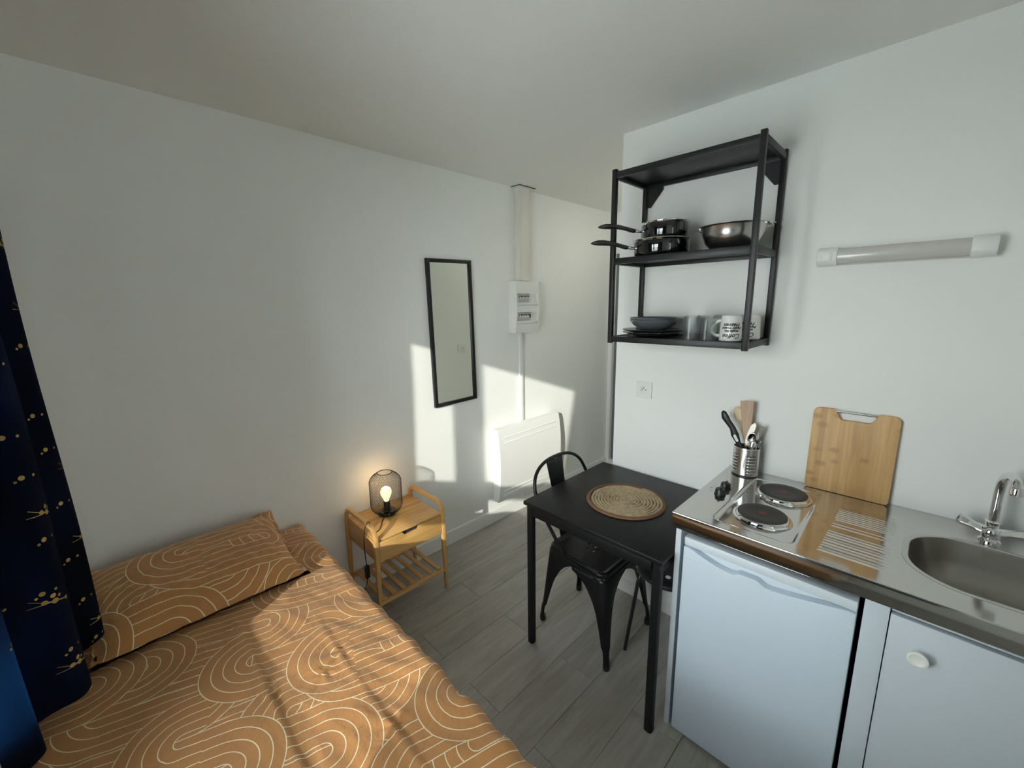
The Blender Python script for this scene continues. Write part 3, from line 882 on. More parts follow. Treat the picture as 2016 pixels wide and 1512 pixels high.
# ------------------------------------------------------------------ metal chair
ch = thing('metal_chair', (-.345, -1.14, 0), 'matt black sheet metal chair with hooped backrest, pushed under the table', 'chair')
CXC, CYF, CYR = -.342, -1.318, -.972       # seat front (towards the camera side) and rear
SZc = .452
def seat_half(y):
    t = (y - CYR) / (CYF - CYR)
    return .148 + .030 * t
NS = 44
holes = set()
for (hx, hy) in ((0, -.028), (0, 0), (0, .028), (-.038, -.016), (-.038, .014), (.038, -.016), (.038, .014)):
    holes.add((round((hx + .178) / .356 * NS), round((hy + .17) / .34 * NS)))
def seat_fn(u, v):
    y = CYR + (CYF - CYR) * v
    hw = seat_half(y)
    # rounded plan corners
    x = (u * 2 - 1) * hw
    ed = min(u, 1 - u) * 2 * hw; ef = min(v, 1 - v) * abs(CYF - CYR)
    rc = .04
    if ed < rc and ef < rc:
        dx_, dy_ = rc - ed, rc - ef
        m_ = max(dx_, dy_); l_ = math.hypot(dx_, dy_)
        if l_ > 1e-6:
            k = m_ / l_
            ndx, ndy = dx_ * k, dy_ * k
            x += (dx_ - ndx) * (1 if u < .5 else -1)
            y += (dy_ - ndy) * (-1 if v < .5 else 1) * 1
            ed = rc - ndx; ef = rc - ndy
            ed = ef = rc - m_
    e = min(ed, ef)
    z = SZc - .008 * smoothstep(.004, .022, e) - .004 * math.sin(PI * u) * math.sin(PI * v)
    return (CXC + x, y, z)
MB().grid(seat_fn, NS, NS, skip=lambda i, j: (i, j) in holes).build('seat', m_chair, parent=ch, smooth=60, solid=.0016)

def plan_ring(hx0, hx1, yf, yr, rc, n=6):
    """rounded trapezoid outline around the seat, counted per corner: FL, FR, RR, RL"""
    pts = []
    for cx_, cy_, a0 in ((-hx0 + rc, yf + rc, PI), (hx0 - rc, yf + rc, 1.5 * PI), (hx1 - rc, yr - rc, 0), (-hx1 + rc, yr - rc, .5 * PI)):
        pts += [(CXC + cx_ + rc * math.cos(a0 + PI / 2 * k / n), cy_ + rc * math.sin(a0 + PI / 2 * k / n)) for k in range(n + 1)]
    return pts
mb = MB()
rings = []
for off, z in ((0, SZc), (.004, SZc - .006), (.005, SZc - .014), (.002, SZc - .020), (.004, SZc - .026), (.007, SZc - .034), (.008, SZc - .048)):
    rings.append([(x, y, z) for x, y in plan_ring(.178 + off, .148 + off, CYF - off, CYR + off, .04)])
n = len(rings[0]); V = [p for r in rings for p in r]
mb.add(V, [(i * n + k, i * n + (k + 1) % n, (i + 1) * n + (k + 1) % n, (i + 1) * n + k) for i in range(len(rings) - 1) for k in range(n)])
mb.build('seat_skirt', m_chair, parent=ch, smooth=60, solid=.0016)

def chair_leg(sx, sy):
    """an L shaped sheet metal leg round one corner, its two flanges narrowing under an arch"""
    top_hx = .182 if sy < 0 else .152
    foot_hx = .212 if sy < 0 else .178
    top_y = CYF - .006 if sy < 0 else CYR + .006
    foot_y = -1.372 if sy < 0 else -.925
    cyc = (CYF + CYR) / 2
    top_hy = abs(top_y - cyc); foot_hy = abs(foot_y - cyc)
    zt, zf = SZc - .030, .0
    NH = 26
    rows = []
    for i in range(NH + 1):
        z = zt + (.012 - zt) * i / NH
        t = (zt - z) / (zt - zf)
        hx = top_hx + (foot_hx - top_hx) * t
        hy = top_hy + (foot_hy - top_hy) * t
        za, zs = SZc - .052, .235
        def fl(half):
            leg = .031 + .032 * smoothstep(.08, .34, z)
            a = half - leg
            if z >= za: return half * .999
            if z <= zs: return leg
            k = (z - zs) / (za - zs)
            return max(leg, half - a * math.sqrt(max(0, 1 - k ** 2.0)))
        wx, wy = fl(hx), fl(hy)
        if z < .105:
            s_ = 1 - .30 * smoothstep(.105, .085, z)
            wx *= s_; wy *= s_
        rc = min(.028, wx * .8, wy * .8)
        pts = []
        pts.append((hx - wx, hy - .006 * smoothstep(za, zs, z)))
        pts.append((hx - wx + .003, hy))
        m = 7
        for k in range(m + 1):
            a = PI / 2 - (PI / 2) * k / m
            pts.append((hx - rc + rc * math.cos(a), hy - rc + rc * math.sin(a)))
        pts.append((hx, hy - wy + .003))
        pts.append((hx - .006 * smoothstep(za, zs, z), hy - wy))
        rows.append([(CXC + sx * a, cyc + sy * b, z) for a, b in pts])
    n = len(rows[0]); V = [p for r in rows for p in r]
    mb = MB().add(V, [(i * n + k, i * n + k + 1, (i + 1) * n + k + 1, (i + 1) * n + k) for i in range(NH) for k in range(n - 1)])
    lg = mb.build('leg', m_chair, parent=ch, smooth=60, solid=.0022)
    # rolled edges of the two arches
    e1 = [r[0] for r in rows]; e2 = [r[-1] for r in rows]
    MB().tube(e1, .0032, 6).tube(e2, .0032, 6).build('rolled_edge', m_chair, parent=lg, smooth=60)
    fx, fy = CXC + sx * (foot_hx - .016), cyc + sy * (foot_hy - .016)
    MB().lathe([(.0155, 0), (.0165, .002), (.0165, .022), (.0150, .03)], 14, (fx, fy, 0)).build('foot_cap', m_bplast, parent=lg)
for sx in (-1, 1):
    for sy in (-1, 1):
        chair_leg(sx, sy)
# hoop
hp = []
pts2 = [(-.166, -1.085, .440), (-.183, -1.060, .49), (-.200, -1.015, .575), (-.212, -.965, .665), (-.212, -.930, .735), (-.190, -.908, .795), (-.145, -.895, .834), (-.080, -.888, .856), (0, -.886, .862)]
full = pts2 + [(-a, b, c_) for a, b, c_ in reversed(pts2[:-1])]
def crom(P, n=6):
    P = [Vector(p) for p in P]; out = []
    for i in range(len(P) - 1):
        p0 = P[max(0, i - 1)]; p1 = P[i]; p2 = P[i + 1]; p3 = P[min(len(P) - 1, i + 2)]
        for k in range(n):
            t = k / n
            out.append(.5 * ((2 * p1) + (-p0 + p2) * t + (2 * p0 - 5 * p1 + 4 * p2 - p3) * t * t + (-p0 + 3 * p1 - 3 * p2 + p3) * t ** 3))
    out.append(P[-1])
    return out
HX = CXC + .006
hoop = crom([(HX + a, b, c_) for a, b, c_ in full], 5)
MB().tube(hoop, .0088, 12).build('back_hoop', m_chair, parent=ch, smooth=60)
def splat_fn(u, v):
    z = .436 + (.855 - .436) * v
    y = -.978 + (-.892 + .978) * v ** .85
    hw = .056 + .010 * v - .008 * math.sin(PI * v)
    x = (u * 2 - 1) * hw
    return (HX - .014 * v + x, y - .010 * (1 - (2 * u - 1) ** 2) * .8 + .006, z)
MB().grid(splat_fn, 10, 22).build('back_splat', m_chair, parent=ch, smooth=60, solid=.003)

# ------------------------------------------------------------------ stool under the table
sc_ = (-.245, -1.498)
st = thing('round_stool', (sc_[0], sc_[1], 0), 'low black stool with round seat and thin tube legs under the table', 'stool')
MB().lathe([(0, .425), (.115, .425), (.142, .420), (.152, .430), (.156, .443), (.149, .452), (.120, .455), (.10, .452), (0, .450)], 48, (sc_[0], sc_[1], 0)).build('seat', m_bplast, parent=st, smooth=50)
for a in (135, 225, 315, 45):
    a = math.radians(a)
    d = Vector((math.cos(a), math.sin(a), 0))
    C0 = Vector((sc_[0], sc_[1], 0))
    MB().tube([tuple(C0 + d * .03 + Vector((0, 0, .418))), tuple(C0 + d * .11 + Vector((0, 0, .416))), tuple(C0 + d * .135 + Vector((0, 0, .405))), tuple(C0 + d * .145 + Vector((0, 0, .375))), tuple(C0 + d * .194 + Vector((0, 0, .004)))], .0085, 10).build('leg', m_bplast, parent=st, smooth=60)
MB().lathe([(.0115, 0), (.0115, .0015), (0, .0015)], 20, (-.333, -1.530, .4555)).build('round_sticker', m_plastic, parent=st, smooth=0)

# ------------------------------------------------------------------ kitchenette
WZ, WY, WYR, WX = .918, -1.643, -2.843, -.600
# sink bowl outline
sk = [(x, y) for x, y in rrect(-.492, -.168, -2.665, -2.255, .125, 10)]
wt = thing('steel_worktop', (-.3, -2.24, .86), 'stainless steel kitchenette worktop with sink, drainer and two hotplates', 'worktop')
def sheet():
    """top sheet with the sink opening cut out, drainer ridges and the sunk hob field as relief"""
    bm = bmesh.new()
    xs = [WX + .004, -.004]; 
    NXg, NYg = 150, 262
    def relief(x, y):
        z = WZ
        # hob field, sunk with sloping sides
        dx_ = min(x + .555, -.065 - x); dy_ = min(y + 2.003, -1.762 - y)
        if dx_ > 0 and dy_ > 0:
            rc = .03
            if dx_ < rc and dy_ < rc: e = rc - math.hypot(rc - dx_, rc - dy_)
            else: e = min(dx_, dy_)
            z -= .0055 * smoothstep(0, .012, e)
        # drainer ridges
        f = smoothstep(-2.055, -2.066, y) * smoothstep(-2.245, -2.20, y) 
        if f > 0:
            if -.280 < x < -.118: z += .0026 * f * max(0, math.cos(2 * PI * (x + .127) / .0162)) ** 1.5
            elif -.336 < x < -.296: z += .0026 * f * max(0, math.cos(2 * PI * (x + .305) / .0205)) ** 1.5
            elif -.534 < x < -.358: z += .0026 * f * max(0, math.cos(2 * PI * (x + .370) / .01875)) ** 1.5
        # back bead against the wall
        z += .003 * smoothstep(-.010, -.006, x)
        # slight fall towards the sink
        return z
    vs = []
    for j in range(NYg + 1):
        y = WY - (WY - WYR) * j / NYg
        for i in range(NXg + 1):
            x = WX + .003 + (-.002 - WX - .003) * i / NXg
            vs.append((x, y))
    V = []; idx = {}
    def inside(x, y, off=0):
        # rounded rectangle test
        x0, x1, y0, y1, r = -.492 - off, -.168 + off, -2.665 - off, -2.255 + off, .125 + off
        if not (x0 < x < x1 and y0 < y < y1): return False
        cx_ = min(max(x, x0 + r), x1 - r); cy_ = min(max(y, y0 + r), y1 - r)
        return math.hypot(x - cx_, y - cy_) < r
    mb = MB(); w = NXg + 1
    keep = [not inside(x, y, .004) for x, y in vs]
    F = []
    for j in range(NYg):
        for i in range(NXg):
            q = (j * w + i, j * w + i + 1, (j + 1) * w + i + 1, (j + 1) * w + i)
            if all(keep[k] for k in q): F.append(q)
    mb.add([(x, y, relief(x, y)) for x, y in vs], F)
    return mb
sheet().build('top_sheet', m_steel, parent=wt, smooth=50, fix=False)
# ring round the sink closing the gap
def rr_off(off, n=24):
    return rrect(-.492 - off, -.168 + off, -2.665 - off, -2.255 + off, .125 + off, n)
mb = MB(); rings = [[(x, y, WZ + .0004) for x, y in rr_off(.016)], [(x, y, WZ + .0014) for x, y in rr_off(.008)], [(x, y, WZ + .0012) for x, y in rr_off(.003)],
                    [(x, y, WZ - .002) for x, y in rr_off(0)], [(x, y, WZ - .010) for x, y in rr_off(-.002)], [(x, y, WZ - .06) for x, y in rr_off(-.012)],
                    [(x, y, WZ - .11) for x, y in rr_off(-.030)], [(x, y, WZ - .135) for x, y in rr_off(-.055)], [(x, y, WZ - .142) for x, y in rr_off(-.085)]]
n = len(rings[0])
mb.add([p for r in rings[:4] for p in r], [(i * n + k, i * n + (k + 1) % n, (i + 1) * n + (k + 1) % n, (i + 1) * n + k) for i in range(3) for k in range(n)])
mb.build('sink_rim', m_brushed, parent=wt, smooth=60)
mb = MB().add([p for r in rings[3:] for p in r], [(i * n + k, i * n + (k + 1) % n, (i + 1) * n + (k + 1) % n, (i + 1) * n + k) for i in range(len(rings) - 4) for k in range(n)] + [tuple((len(rings) - 4) * n + k for k in range(n))])
sb = mb.build('sink_bowl', m_sink, parent=wt, smooth=60)
MB().lathe([(.038, .001), (.036, .003), (.026, .002), (.024, -.002), (0, -.002)], 28, (-.33, -2.46, WZ - .142)).build('drain', m_chrome, parent=sb)
# front and side folds of the sheet
MB().box(WX, WX + .003, WYR, WY, WZ - .056, WZ - .003).box(WX, WX + .012, WYR, WY, WZ - .058, WZ - .055).build('front_edge', M('steel fold darkened for reflections', (.42, .41, .39), .10, 1, var=.05), parent=wt, bevel=.001)  # same steel, darkened to stand in for dark reflections in the fold
MB().tube([(WX + .0035, WYR, WZ - .0035), (WX + .0035, WY, WZ - .0035)], .0036, 10).build('rolled_front_lip', m_chrome, parent=wt, smooth=60)
MB().box(WX + .002, -.002, WY - .002, WY, WZ - .056, WZ - .0005).build('side_edge', m_steel, parent=wt, smooth=0)

def sub_empty(name, loc, parent, label=None):
    o = bpy.data.objects.new(name, None); COL.objects.link(o)
    o.parent = parent
    o.location = Vector(loc) - wloc(parent)
    o.empty_display_size = .02
    if label: o['label'] = label
    return o
def hotplate(x, y, r, label):
    t = sub_empty('hotplate', (x, y, WZ - .0055), wt, label)
    z = WZ - .0055
    MB().lathe([(r + .012, .0005), (r + .011, .004), (r + .004, .006), (r + .002, .0125), (r - .001, .0145), (r - .003, .0145), (r - .003, .0005)], 64, (x, y, z)).build('steel_collar', m_chrome, parent=t, smooth=50)
    MB().lathe([(r - .003, .012), (r - .0035, .0165), (r - .006, .0175), (r * .60, .0172), (r * .59, .0168), (.020, .0165), (0, .0165)], 64, (x, y, z)).build('iron_plate', m_iron, parent=t, smooth=40)
    MB().lathe([(.0125, 0), (.0125, .0006), (0, .0006)], 24, (x, y, z + .0166)).build('red_dot', m_red, parent=t, smooth=0)
    return t
hotplate(-.178, -1.892, .083, 'round black electric hotplate with red dot, beside the cutting board')
hotplate(-.418, -1.882, .079, 'round black electric hotplate with red dot, nearer the front edge of the worktop')
for x, y, l in ((-.338, -1.715, 'black hob knob nearer the front edge'), (-.268, -1.712, 'black hob knob nearer the utensil holder')):
    t = sub_empty('hob_knob', (x, y, WZ), wt, l)
    MB().lathe([(.021, .0005), (.021, .004), (.019, .006), (.0175, .020), (.016, .022), (0, .022)], 28, (x, y, WZ)).build('knob_body', m_bplast, parent=t, smooth=40)
    MB().box(x - .017, x + .017, y - .0035, y + .0035, WZ + .021, WZ + .027).build('grip_bar', m_bplast, parent=t, bevel=.001)
for k, (dx_, dy_, l_) in enumerate(((-.0, .033, .010), (-.022, .030, .004), (.022, .030, .004), (-.03, .02, .004))):
    x, y = -.300 + dx_, -1.712 + dy_ + .01
    if y < WY - .004:
        MB().box(x - .001, x + .001, y - l_ / 2, y + l_ / 2, WZ + .0002, WZ + .0005).build('hob_mark', m_ink, parent=wt, smooth=0)

# mixer tap
tp = thing('mixer_tap', (-.105, -2.428, WZ), 'chrome sink mixer tap with swan neck spout and two levers', 'tap')
tz = WZ
MB().lathe([(.026, 0), (.026, .004), (.022, .007), (.020, .012), (.023, .020), (.024, .032), (.021, .042), (.015, .047), (.015, .052), (.017, .055), (.017, .064), (.013, .067), (0, .067)], 32, (-.105, -2.428, tz)).build('tap_body', m_chrome, parent=tp, smooth=40)
sp_ = crom([(-.100, -2.428, tz + .060), (-.099, -2.428, tz + .10), (-.098, -2.428, tz + .16), (-.106, -2.430, tz + .198), (-.134, -2.436, tz + .224), (-.166, -2.443, tz + .230), (-.188, -2.446, tz + .222), (-.198, -2.447, tz + .209), (-.200, -2.447, tz + .202)], 5)
MB().tube(sp_, .0120, 14).build('spout', m_chrome, parent=tp, smooth=60)
MB().lathe([(.0145, -.006), (.0148, .014), (.0125, .018), (0, .018)], 20, (-.200, -2.447, tz + .196)).build('aerator', m_chrome, parent=tp)
for s in (1, -1):
    b0 = Vector((-.105, -2.428, tz + .026)); dirv = Vector((-.10 if s < 0 else .12, s, .30)).normalized()
    a = b0 + dirv * .018; bq = b0 + dirv * .075
    MB().tube([tuple(a), tuple(a + dirv * .010), tuple(a + dirv * .022), tuple(bq - dirv * .012), tuple(bq), tuple(bq + dirv * .003)], [.0165, .0170, .0155, .0205, .0215, .016], 6, flat=.75).build('lever', m_chrome, parent=tp, smooth=30)

# fridge under the worktop
FY0, FY1 = -2.172, -1.690
fg = thing('under_counter_fridge', (-.31, -1.93, 0), 'white under-counter fridge with a wavy grip along the door top', 'fridge')
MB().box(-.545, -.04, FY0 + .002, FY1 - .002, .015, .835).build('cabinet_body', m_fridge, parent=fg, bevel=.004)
# door: lower skin, then the wavy handle strip, then the top cap
wave = []
NW = 48
for i in range(NW + 1):
    t = i / NW
    y = FY1 - (FY1 - FY0) * t
    if t < .04: z = .802
    elif t < .33: z = .802 - .033 * math.sin((t - .04) / .29 * PI / 2) ** 1.15
    elif t < .38: z = .769 + .011 * smoothstep(.345, .38, t)
    elif t < .48: z = .780 + .002 * (t - .38) * 10
    elif t < .55: z = .782 - .014 * smoothstep(.48, .55, t)
    elif t < .95: z = .768 + .034 * ((t - .55) / .40) ** 1.3
    else: z = .802
    wave.append((y, z))
lw3 = lambda a, b, d: (d, a, b)
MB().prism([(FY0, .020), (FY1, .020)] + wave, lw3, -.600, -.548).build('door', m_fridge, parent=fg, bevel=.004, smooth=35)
drm = bpy.data.objects[fg.children[-1].name]
up = [(y, z + .0005) for y, z in wave]
MB().prism(up + [(FY0, .812), (FY1, .812)], lw3, -.572, -.548).build('grip_recess', m_fridge2, parent=fg, smooth=35)
MB().prism([(FY0, .806), (FY1, .806), (FY1, .838), (FY0, .838)], lw3, -.597, -.548).build('door_cap', m_fridge2, parent=fg, bevel=.005, smooth=35)
MB().box(-.6008, -.6, FY0 + .004, FY1 - .004, .758, .7595).build('trim_line', m_fridge2, parent=fg, smooth=0)
for x in (-.50, -.10):
    for y in (FY0 + .04, FY1 - .04):
        MB().lathe([(.014, 0), (.014, .015)], 12, (x, y, 0)).build('foot', m_bplast, parent=fg)

sp = tag(MB().box(-.586, -.004, -1.674, -1.6545, 0, .861).build('side_panel', m_cab, origin=(-.3, -1.662, 0), bevel=.001), 'white end panel holding up the worktop beside the table', 'panel')

cb = thing('sink_cabinet', (-.3, -2.51, 0), 'white sink cabinet with a round knob beside the fridge', 'cabinet')
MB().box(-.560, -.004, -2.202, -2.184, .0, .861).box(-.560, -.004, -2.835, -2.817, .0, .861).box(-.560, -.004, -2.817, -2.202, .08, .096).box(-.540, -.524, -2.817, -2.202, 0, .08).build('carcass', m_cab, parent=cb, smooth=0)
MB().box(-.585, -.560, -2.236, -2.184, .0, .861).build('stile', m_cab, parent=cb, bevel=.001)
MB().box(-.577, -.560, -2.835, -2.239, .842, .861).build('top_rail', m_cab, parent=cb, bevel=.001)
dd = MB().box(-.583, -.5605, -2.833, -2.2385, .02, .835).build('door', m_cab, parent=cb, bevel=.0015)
ky, kz = -2.300, .752
kb = MB()
kb.lathe([(.0105, 0), (.0095, .010), (.012, .016), (.0195, .021), (.0215, .026), (.0205, .030), (.016, .031), (.013, .0285), (0, .027)], 36, (0, 0, 0))
kb.v = [(-.583 - z, ky + x, kz + y) for x, y, z in kb.v]
kb.build('knob', m_knobw, parent=dd, smooth=45)

# ------------------------------------------------------------------ on the worktop
# bamboo board leaning on the wall
BY0, BY1 = -2.188, -1.932
bt = thing('cutting_board', (-.02, -2.06, WZ), 'rectangular bamboo cutting board with metal rod handle, leaning on the wall', 'cutting board')
ol = [(BY1 - .022, 0), (BY1 - .002, .006)]
def bfn(a, b, d):
    # a along y, b up the board, d thickness; leaning back by 4 degrees
    th = math.radians(1.7)
    return (-.0285 + d * math.cos(th) + b * math.sin(th), a, WZ + .0008 + b * math.cos(th) - d * math.sin(th) * 0)
Hh = .330
nt0, nt1 = -2.125, -2.002
outline = (arc(BY0 + .014, .014, .014, PI, 1.5 * PI, 5) + arc(BY1 - .014, .014, .014, 1.5 * PI, 2 * PI, 5) + arc(BY1 - .022, Hh - .022, .022, 0, PI / 2, 6)
           + [(nt1 + .004, Hh), (nt1, Hh - .004), (nt1 - .016, Hh - .034), (nt1 - .021, Hh - .038), (nt0 + .021, Hh - .038), (nt0 + .016, Hh - .034), (nt0, Hh - .004), (nt0 - .004, Hh)]
           + arc(BY0 + .022, Hh - .022, .022, PI / 2, PI, 6))
MB().prism(outline, bfn, 0, .016).build('board', m_board, parent=bt, bevel=.003)
MB().tube([bfn(nt0 - .01, Hh - .008, .006), bfn(nt1 + .01, Hh - .008, .006)], .0042, 10).build('rod_handle', m_brushed, parent=bt)

# utensil holder
hc = (-.066, -1.722)
uh = thing('utensil_holder', (hc[0], hc[1], WZ), 'perforated oval steel utensil holder at the corner of the worktop', 'utensil holder')
NA, NR = 60, 27
def hfn(u, v):
    a = 2 * PI * u
    return (hc[0] + .040 * math.cos(a), hc[1] + .050 * math.sin(a), WZ + .004 + .122 * v)
def hskip(i, j):
    return 4 <= j <= 19 and (j - 4) % 3 == 0 and (i % 15) in (3, 5, 7, 9)
MB().grid(hfn, NA, NR, closeu=True, skip=hskip).build('perforated_wall', m_brushed, parent=uh, smooth=60, solid=.0012)
MB().lathe([(0, 0), (1, 0), (1, .004), (0, .004)], 48, (hc[0], hc[1], WZ), sx=.0412, sy=.0512).build('base', m_bplast, parent=uh)
MB().tube([(hc[0] + .0402 * math.cos(2 * PI * k / 48), hc[1] + .0502 * math.sin(2 * PI * k / 48), WZ + .126) for k in range(48)], .0014, 6, closed=True).build('rim', m_chrome, parent=uh, smooth=60)

def put(name, mb, mat, base, label, cat, parts=()):
    t = thing(name, base, label, cat)
    mb.build(parts[0] if parts else 'body', mat, parent=t, smooth=50)
    return t
zb = WZ + .006
def along(p0, p1):
    p0 = Vector(p0); p1 = Vector(p1); d = (p1 - p0).normalized(); L = (p1 - p0).length
    s = Vector((0, 1, 0)); s = (s - s.dot(d) * d).normalized(); n_ = d.cross(s)
    return p0, d, s, n_, L
# wooden spatula
p0, d, s, n_, L = along((-.060, -1.727, zb), (-.040, -1.700, 1.236))
def fr_(a, b, c_, p0=p0, d=d, s=s, n_=n_): return tuple(p0 + s * a + d * b + n_ * c_)
t = thing('wooden_spatula', p0, 'flat brown wooden spatula, tallest utensil in the steel holder', 'spatula')
MB().prism([(-.006, 0), (.006, 0), (.008, .12), (.013, .17), (.022, .25), (.027, L), (-.027, L + .002), (-.022, .25), (-.013, .17), (-.008, .12)], fr_, -.003, .003).build('blade', m_spat, parent=t, bevel=.0012)
# pale wooden spoon
p0, d, s, n_, L = along((-.040, -1.748, zb), (-.022, -1.655, 1.205))
t = thing('wooden_spoon', p0, 'pale wooden spoon behind the black handled peeler', 'spoon')
MB().tube([tuple(p0 + d * L * q) for q in (0, .3, .6, .74)], .0052, 10).build('handle', m_spoonw, parent=t)
mb = MB().lathe([(0, -.034), (.010, -.031), (.019, -.018), (.022, 0), (.019, .018), (.010, .031), (0, .034)], 20, (0, 0, 0), sx=1, sy=.3)
cc = p0 + d * (L - .036)
mb.v = [tuple(cc + s * x + n_ * y + d * z) for x, y, z in mb.v]
mb.build('spoon_head', m_spoonw, parent=t, smooth=60)
# black handled tool leaning out to the table side
p0, d, s, n_, L = along((-.082, -1.742, zb + .05), (-.090, -1.622, 1.192))
t = thing('kitchen_scissors', p0, 'black handled kitchen tool with a white oval, tilting towards the table', 'kitchen tool')
cpts = [(0, 0), (.10, .002), (.135, .000), (.165, -.004), (.20, .002), (L - .03, .004), (L - .008, .001), (L, .0)]
MB().tube([tuple(p0 + d * a + s * b) for a, b in cpts], [.006, .010, .0165, .0125, .0135, .0160, .011, .003], 12, flat=.6, up=tuple(n_)).build('handle', m_bplast, parent=t, smooth=60)
mb = MB().prism(rrect(-.0055, .0055, -.016, .016, .005, 4), lambda a, b, c_: tuple(p0 + d * (.122 + b) + s * (a - .001) - n_ * c_), .0085, .0105)
mb.build('white_oval', m_plastic, parent=t)
mb = MB().prism(rrect(-.0055, .0055, -.016, .016, .005, 4), lambda a, b, c_: tuple(p0 + d * (.122 + b) + s * (a - .001) + n_ * c_), .0085, .0105)
mb.build('white_oval', m_plastic, parent=t)
# grey plastic turner behind
p0, d, s, n_, L = along((-.068, -1.698, zb), (-.050, -1.738, 1.150))
t = thing('kitchen_knife', p0, 'grey bladed kitchen knife standing behind the brown spatula', 'knife')
MB().prism([(-.004, 0), (.004, 0), (.004, .10), (-.004, .10)], lambda a, b, c_: tuple(p0 + s * a + d * b + n_ * c_), -.004, .004).build('handle', m_bplast, parent=t, bevel=.001)
MB().prism([(-.011, .10), (.011, .10), (.013, .18), (.008, L - .012), (-.002, L), (-.010, L - .008)], lambda a, b, c_: tuple(p0 + s * a + d * b + n_ * c_), -.0008, .0008).build('blade', m_sink, parent=t, smooth=0)
# steel spoons and forks
def spoon(p0, p1, label, face=-1):
    p0, d, s, n_, L = along(p0, p1)
    t = thing('steel_spoon', p0, label, 'spoon', 'steel cutlery in the holder')
    MB().tube([tuple(p0 + d * q) for q in (0, L * .4, L - .045)], [.0035, .003, .0025], 8, flat=.5).build('handle', m_chrome, parent=t)
    cc = p0 + d * (L - .024)
    mb = MB()
    def sf(u, v):
        a = 2 * PI * u
        r = v
        x = .0185 * r * math.cos(a); z = .026 * r * math.sin(a)
        y = .008 * (1 - r * r)
        return tuple(cc + s * x + d * z + n_ * y * face)
    mb.grid(sf, 24, 7, closeu=True).build('spoon_bowl', m_chrome, parent=t, smooth=70, solid=.001)
spoon((-.066, -1.722, zb), (-.070, -1.741, 1.108), 'steel spoon in the holder, its dark bowl facing the room')
spoon((-.075, -1.715, zb), (-.095, -1.752, 1.080), 'steel spoon in the holder, lower and nearer the room', 1)
p0, d, s, n_, L = along((-.050, -1.722, zb), (-.045, -1.768, 1.140))
t = thing('steel_peeler', p0, 'steel cutlery handle upright at the wall side of the holder', 'cutlery')
MB().prism([(-.005, 0), (.005, 0), (.0065, .10), (.0085, L), (-.0085, L), (-.0065, .10)], lambda a, b, c_: tuple(p0 + s * a + d * b + n_ * c_), -.001, .001).build('handle', m_chrome, parent=t, smooth=0)
def fork(p0, p1, label):
    p0, d, s, n_, L = along(p0, p1)
    t = thing('steel_fork', p0, label, 'fork', 'steel cutlery in the holder')
    MB().tube([tuple(p0 + d * q) for q in (0, L * .4, L - .055)], [.0035, .003, .003], 8, flat=.5).build('handle', m_chrome, parent=t)
    MB().prism([(-.003, L - .058), (.003, L - .058), (.011, L - .045), (.011, L - .035), (-.011, L - .035), (-.011, L - .045)], lambda a, b, c_: tuple(p0 + s * a + d * b + n_ * c_), -.0008, .0008).build('fork_neck', m_chrome, parent=t, smooth=0)
    for k in range(4):
        x = -.0095 + k * .00633
        MB().prism([(x - .0012, L - .036), (x + .0012, L - .036), (x + .0008, L), (x - .0008, L)], lambda a, b, c_: tuple(p0 + s * a + d * b + n_ * c_), -.0008, .0008).build('tine', m_chrome, parent=t, smooth=0)
fork((-.058, -1.712, zb), (-.072, -1.772, 1.085), 'steel fork in the holder, low and slanting to the board side')

# ------------------------------------------------------------------ nightstand
NX0, NX1, NY0, NY1, NZ_ = -1.130, -.722, -.362, -.020, .486
ns = thing('bamboo_nightstand', ((NX0 + NX1) / 2, (NY0 + NY1) / 2, 0), 'bamboo nightstand with a drawer, bent side rails and slatted shelf', 'nightstand')
rl = .0105
for x in (NX0, NX1):
    # bent rail and its two legs: one bow each side, legs splay a little
    pth = [(x, NY0 - .002, .478)] + [(x, NY0 + .052 + .052 * math.cos(a), .497 + .052 * math.sin(a)) for a in [PI - k * (PI / 2) / 6 for k in range(7)]] + \
          [(x, NY1 - .052 + .052 * math.cos(a), .497 + .052 * math.sin(a)) for a in [PI / 2 - k * (PI / 2) / 6 for k in range(7)]] + [(x, NY1 + .000, .478)]
    V = []
    MB().tube(pth, .0142, 4, up=(1, 0, 0)).build('bent_rail', m_bamy, parent=ns, smooth=40, bevel=.002)
    for y in (NY0, NY1):
        sx_ = 1 if x == NX1 else -1
        f = MB()
        def lp(z, hw, x=x, y=y, sx_=sx_):
            off = (.48 - z) * .012
            return [(x + sx_ * off - hw, y - hw, z), (x + sx_ * off + hw, y - hw, z), (x + sx_ * off + hw, y + hw, z), (x + sx_ * off - hw, y + hw, z)]
        V = lp(.48, .0115) + lp(.25, .0110) + lp(0.0, .0085)
        F = [(3, 2, 1, 0), (8, 9, 10, 11)] + [(i * 4 + k, i * 4 + (k + 1) % 4, (i + 1) * 4 + (k + 1) % 4, (i + 1) * 4 + k) for i in range(2) for k in range(4)]
        f.add(V, F).build('leg', m_bamz, parent=ns, bevel=.003)
MB().box(NX0 + .004, NX1 - .004, NY0 + .002, NY1 + .008, NZ_ - .010, NZ_).build('tabletop', m_bamx, parent=ns, bevel=.0015)
MB().box(NX0 - .004, NX0 + .010, NY0 + .012, NY1 - .010, .385, .478).build('side_board', m_bamy, parent=ns, bevel=.0015)
MB().box(NX1 - .010, NX1 + .004, NY0 + .012, NY1 - .010, .385, .478).build('side_board', m_bamy, parent=ns, bevel=.0015)
MB().box(NX0 + .010, NX1 - .010, NY1 - .012, NY1 - .002, .375, .476).build('back_board', m_bamx, parent=ns, smooth=0)
MB().box(NX0 + .012, NX1 - .012, NY0 + .006, NY1 - .014, .372, .380).build('box_bottom', m_bamx, parent=ns, smooth=0)
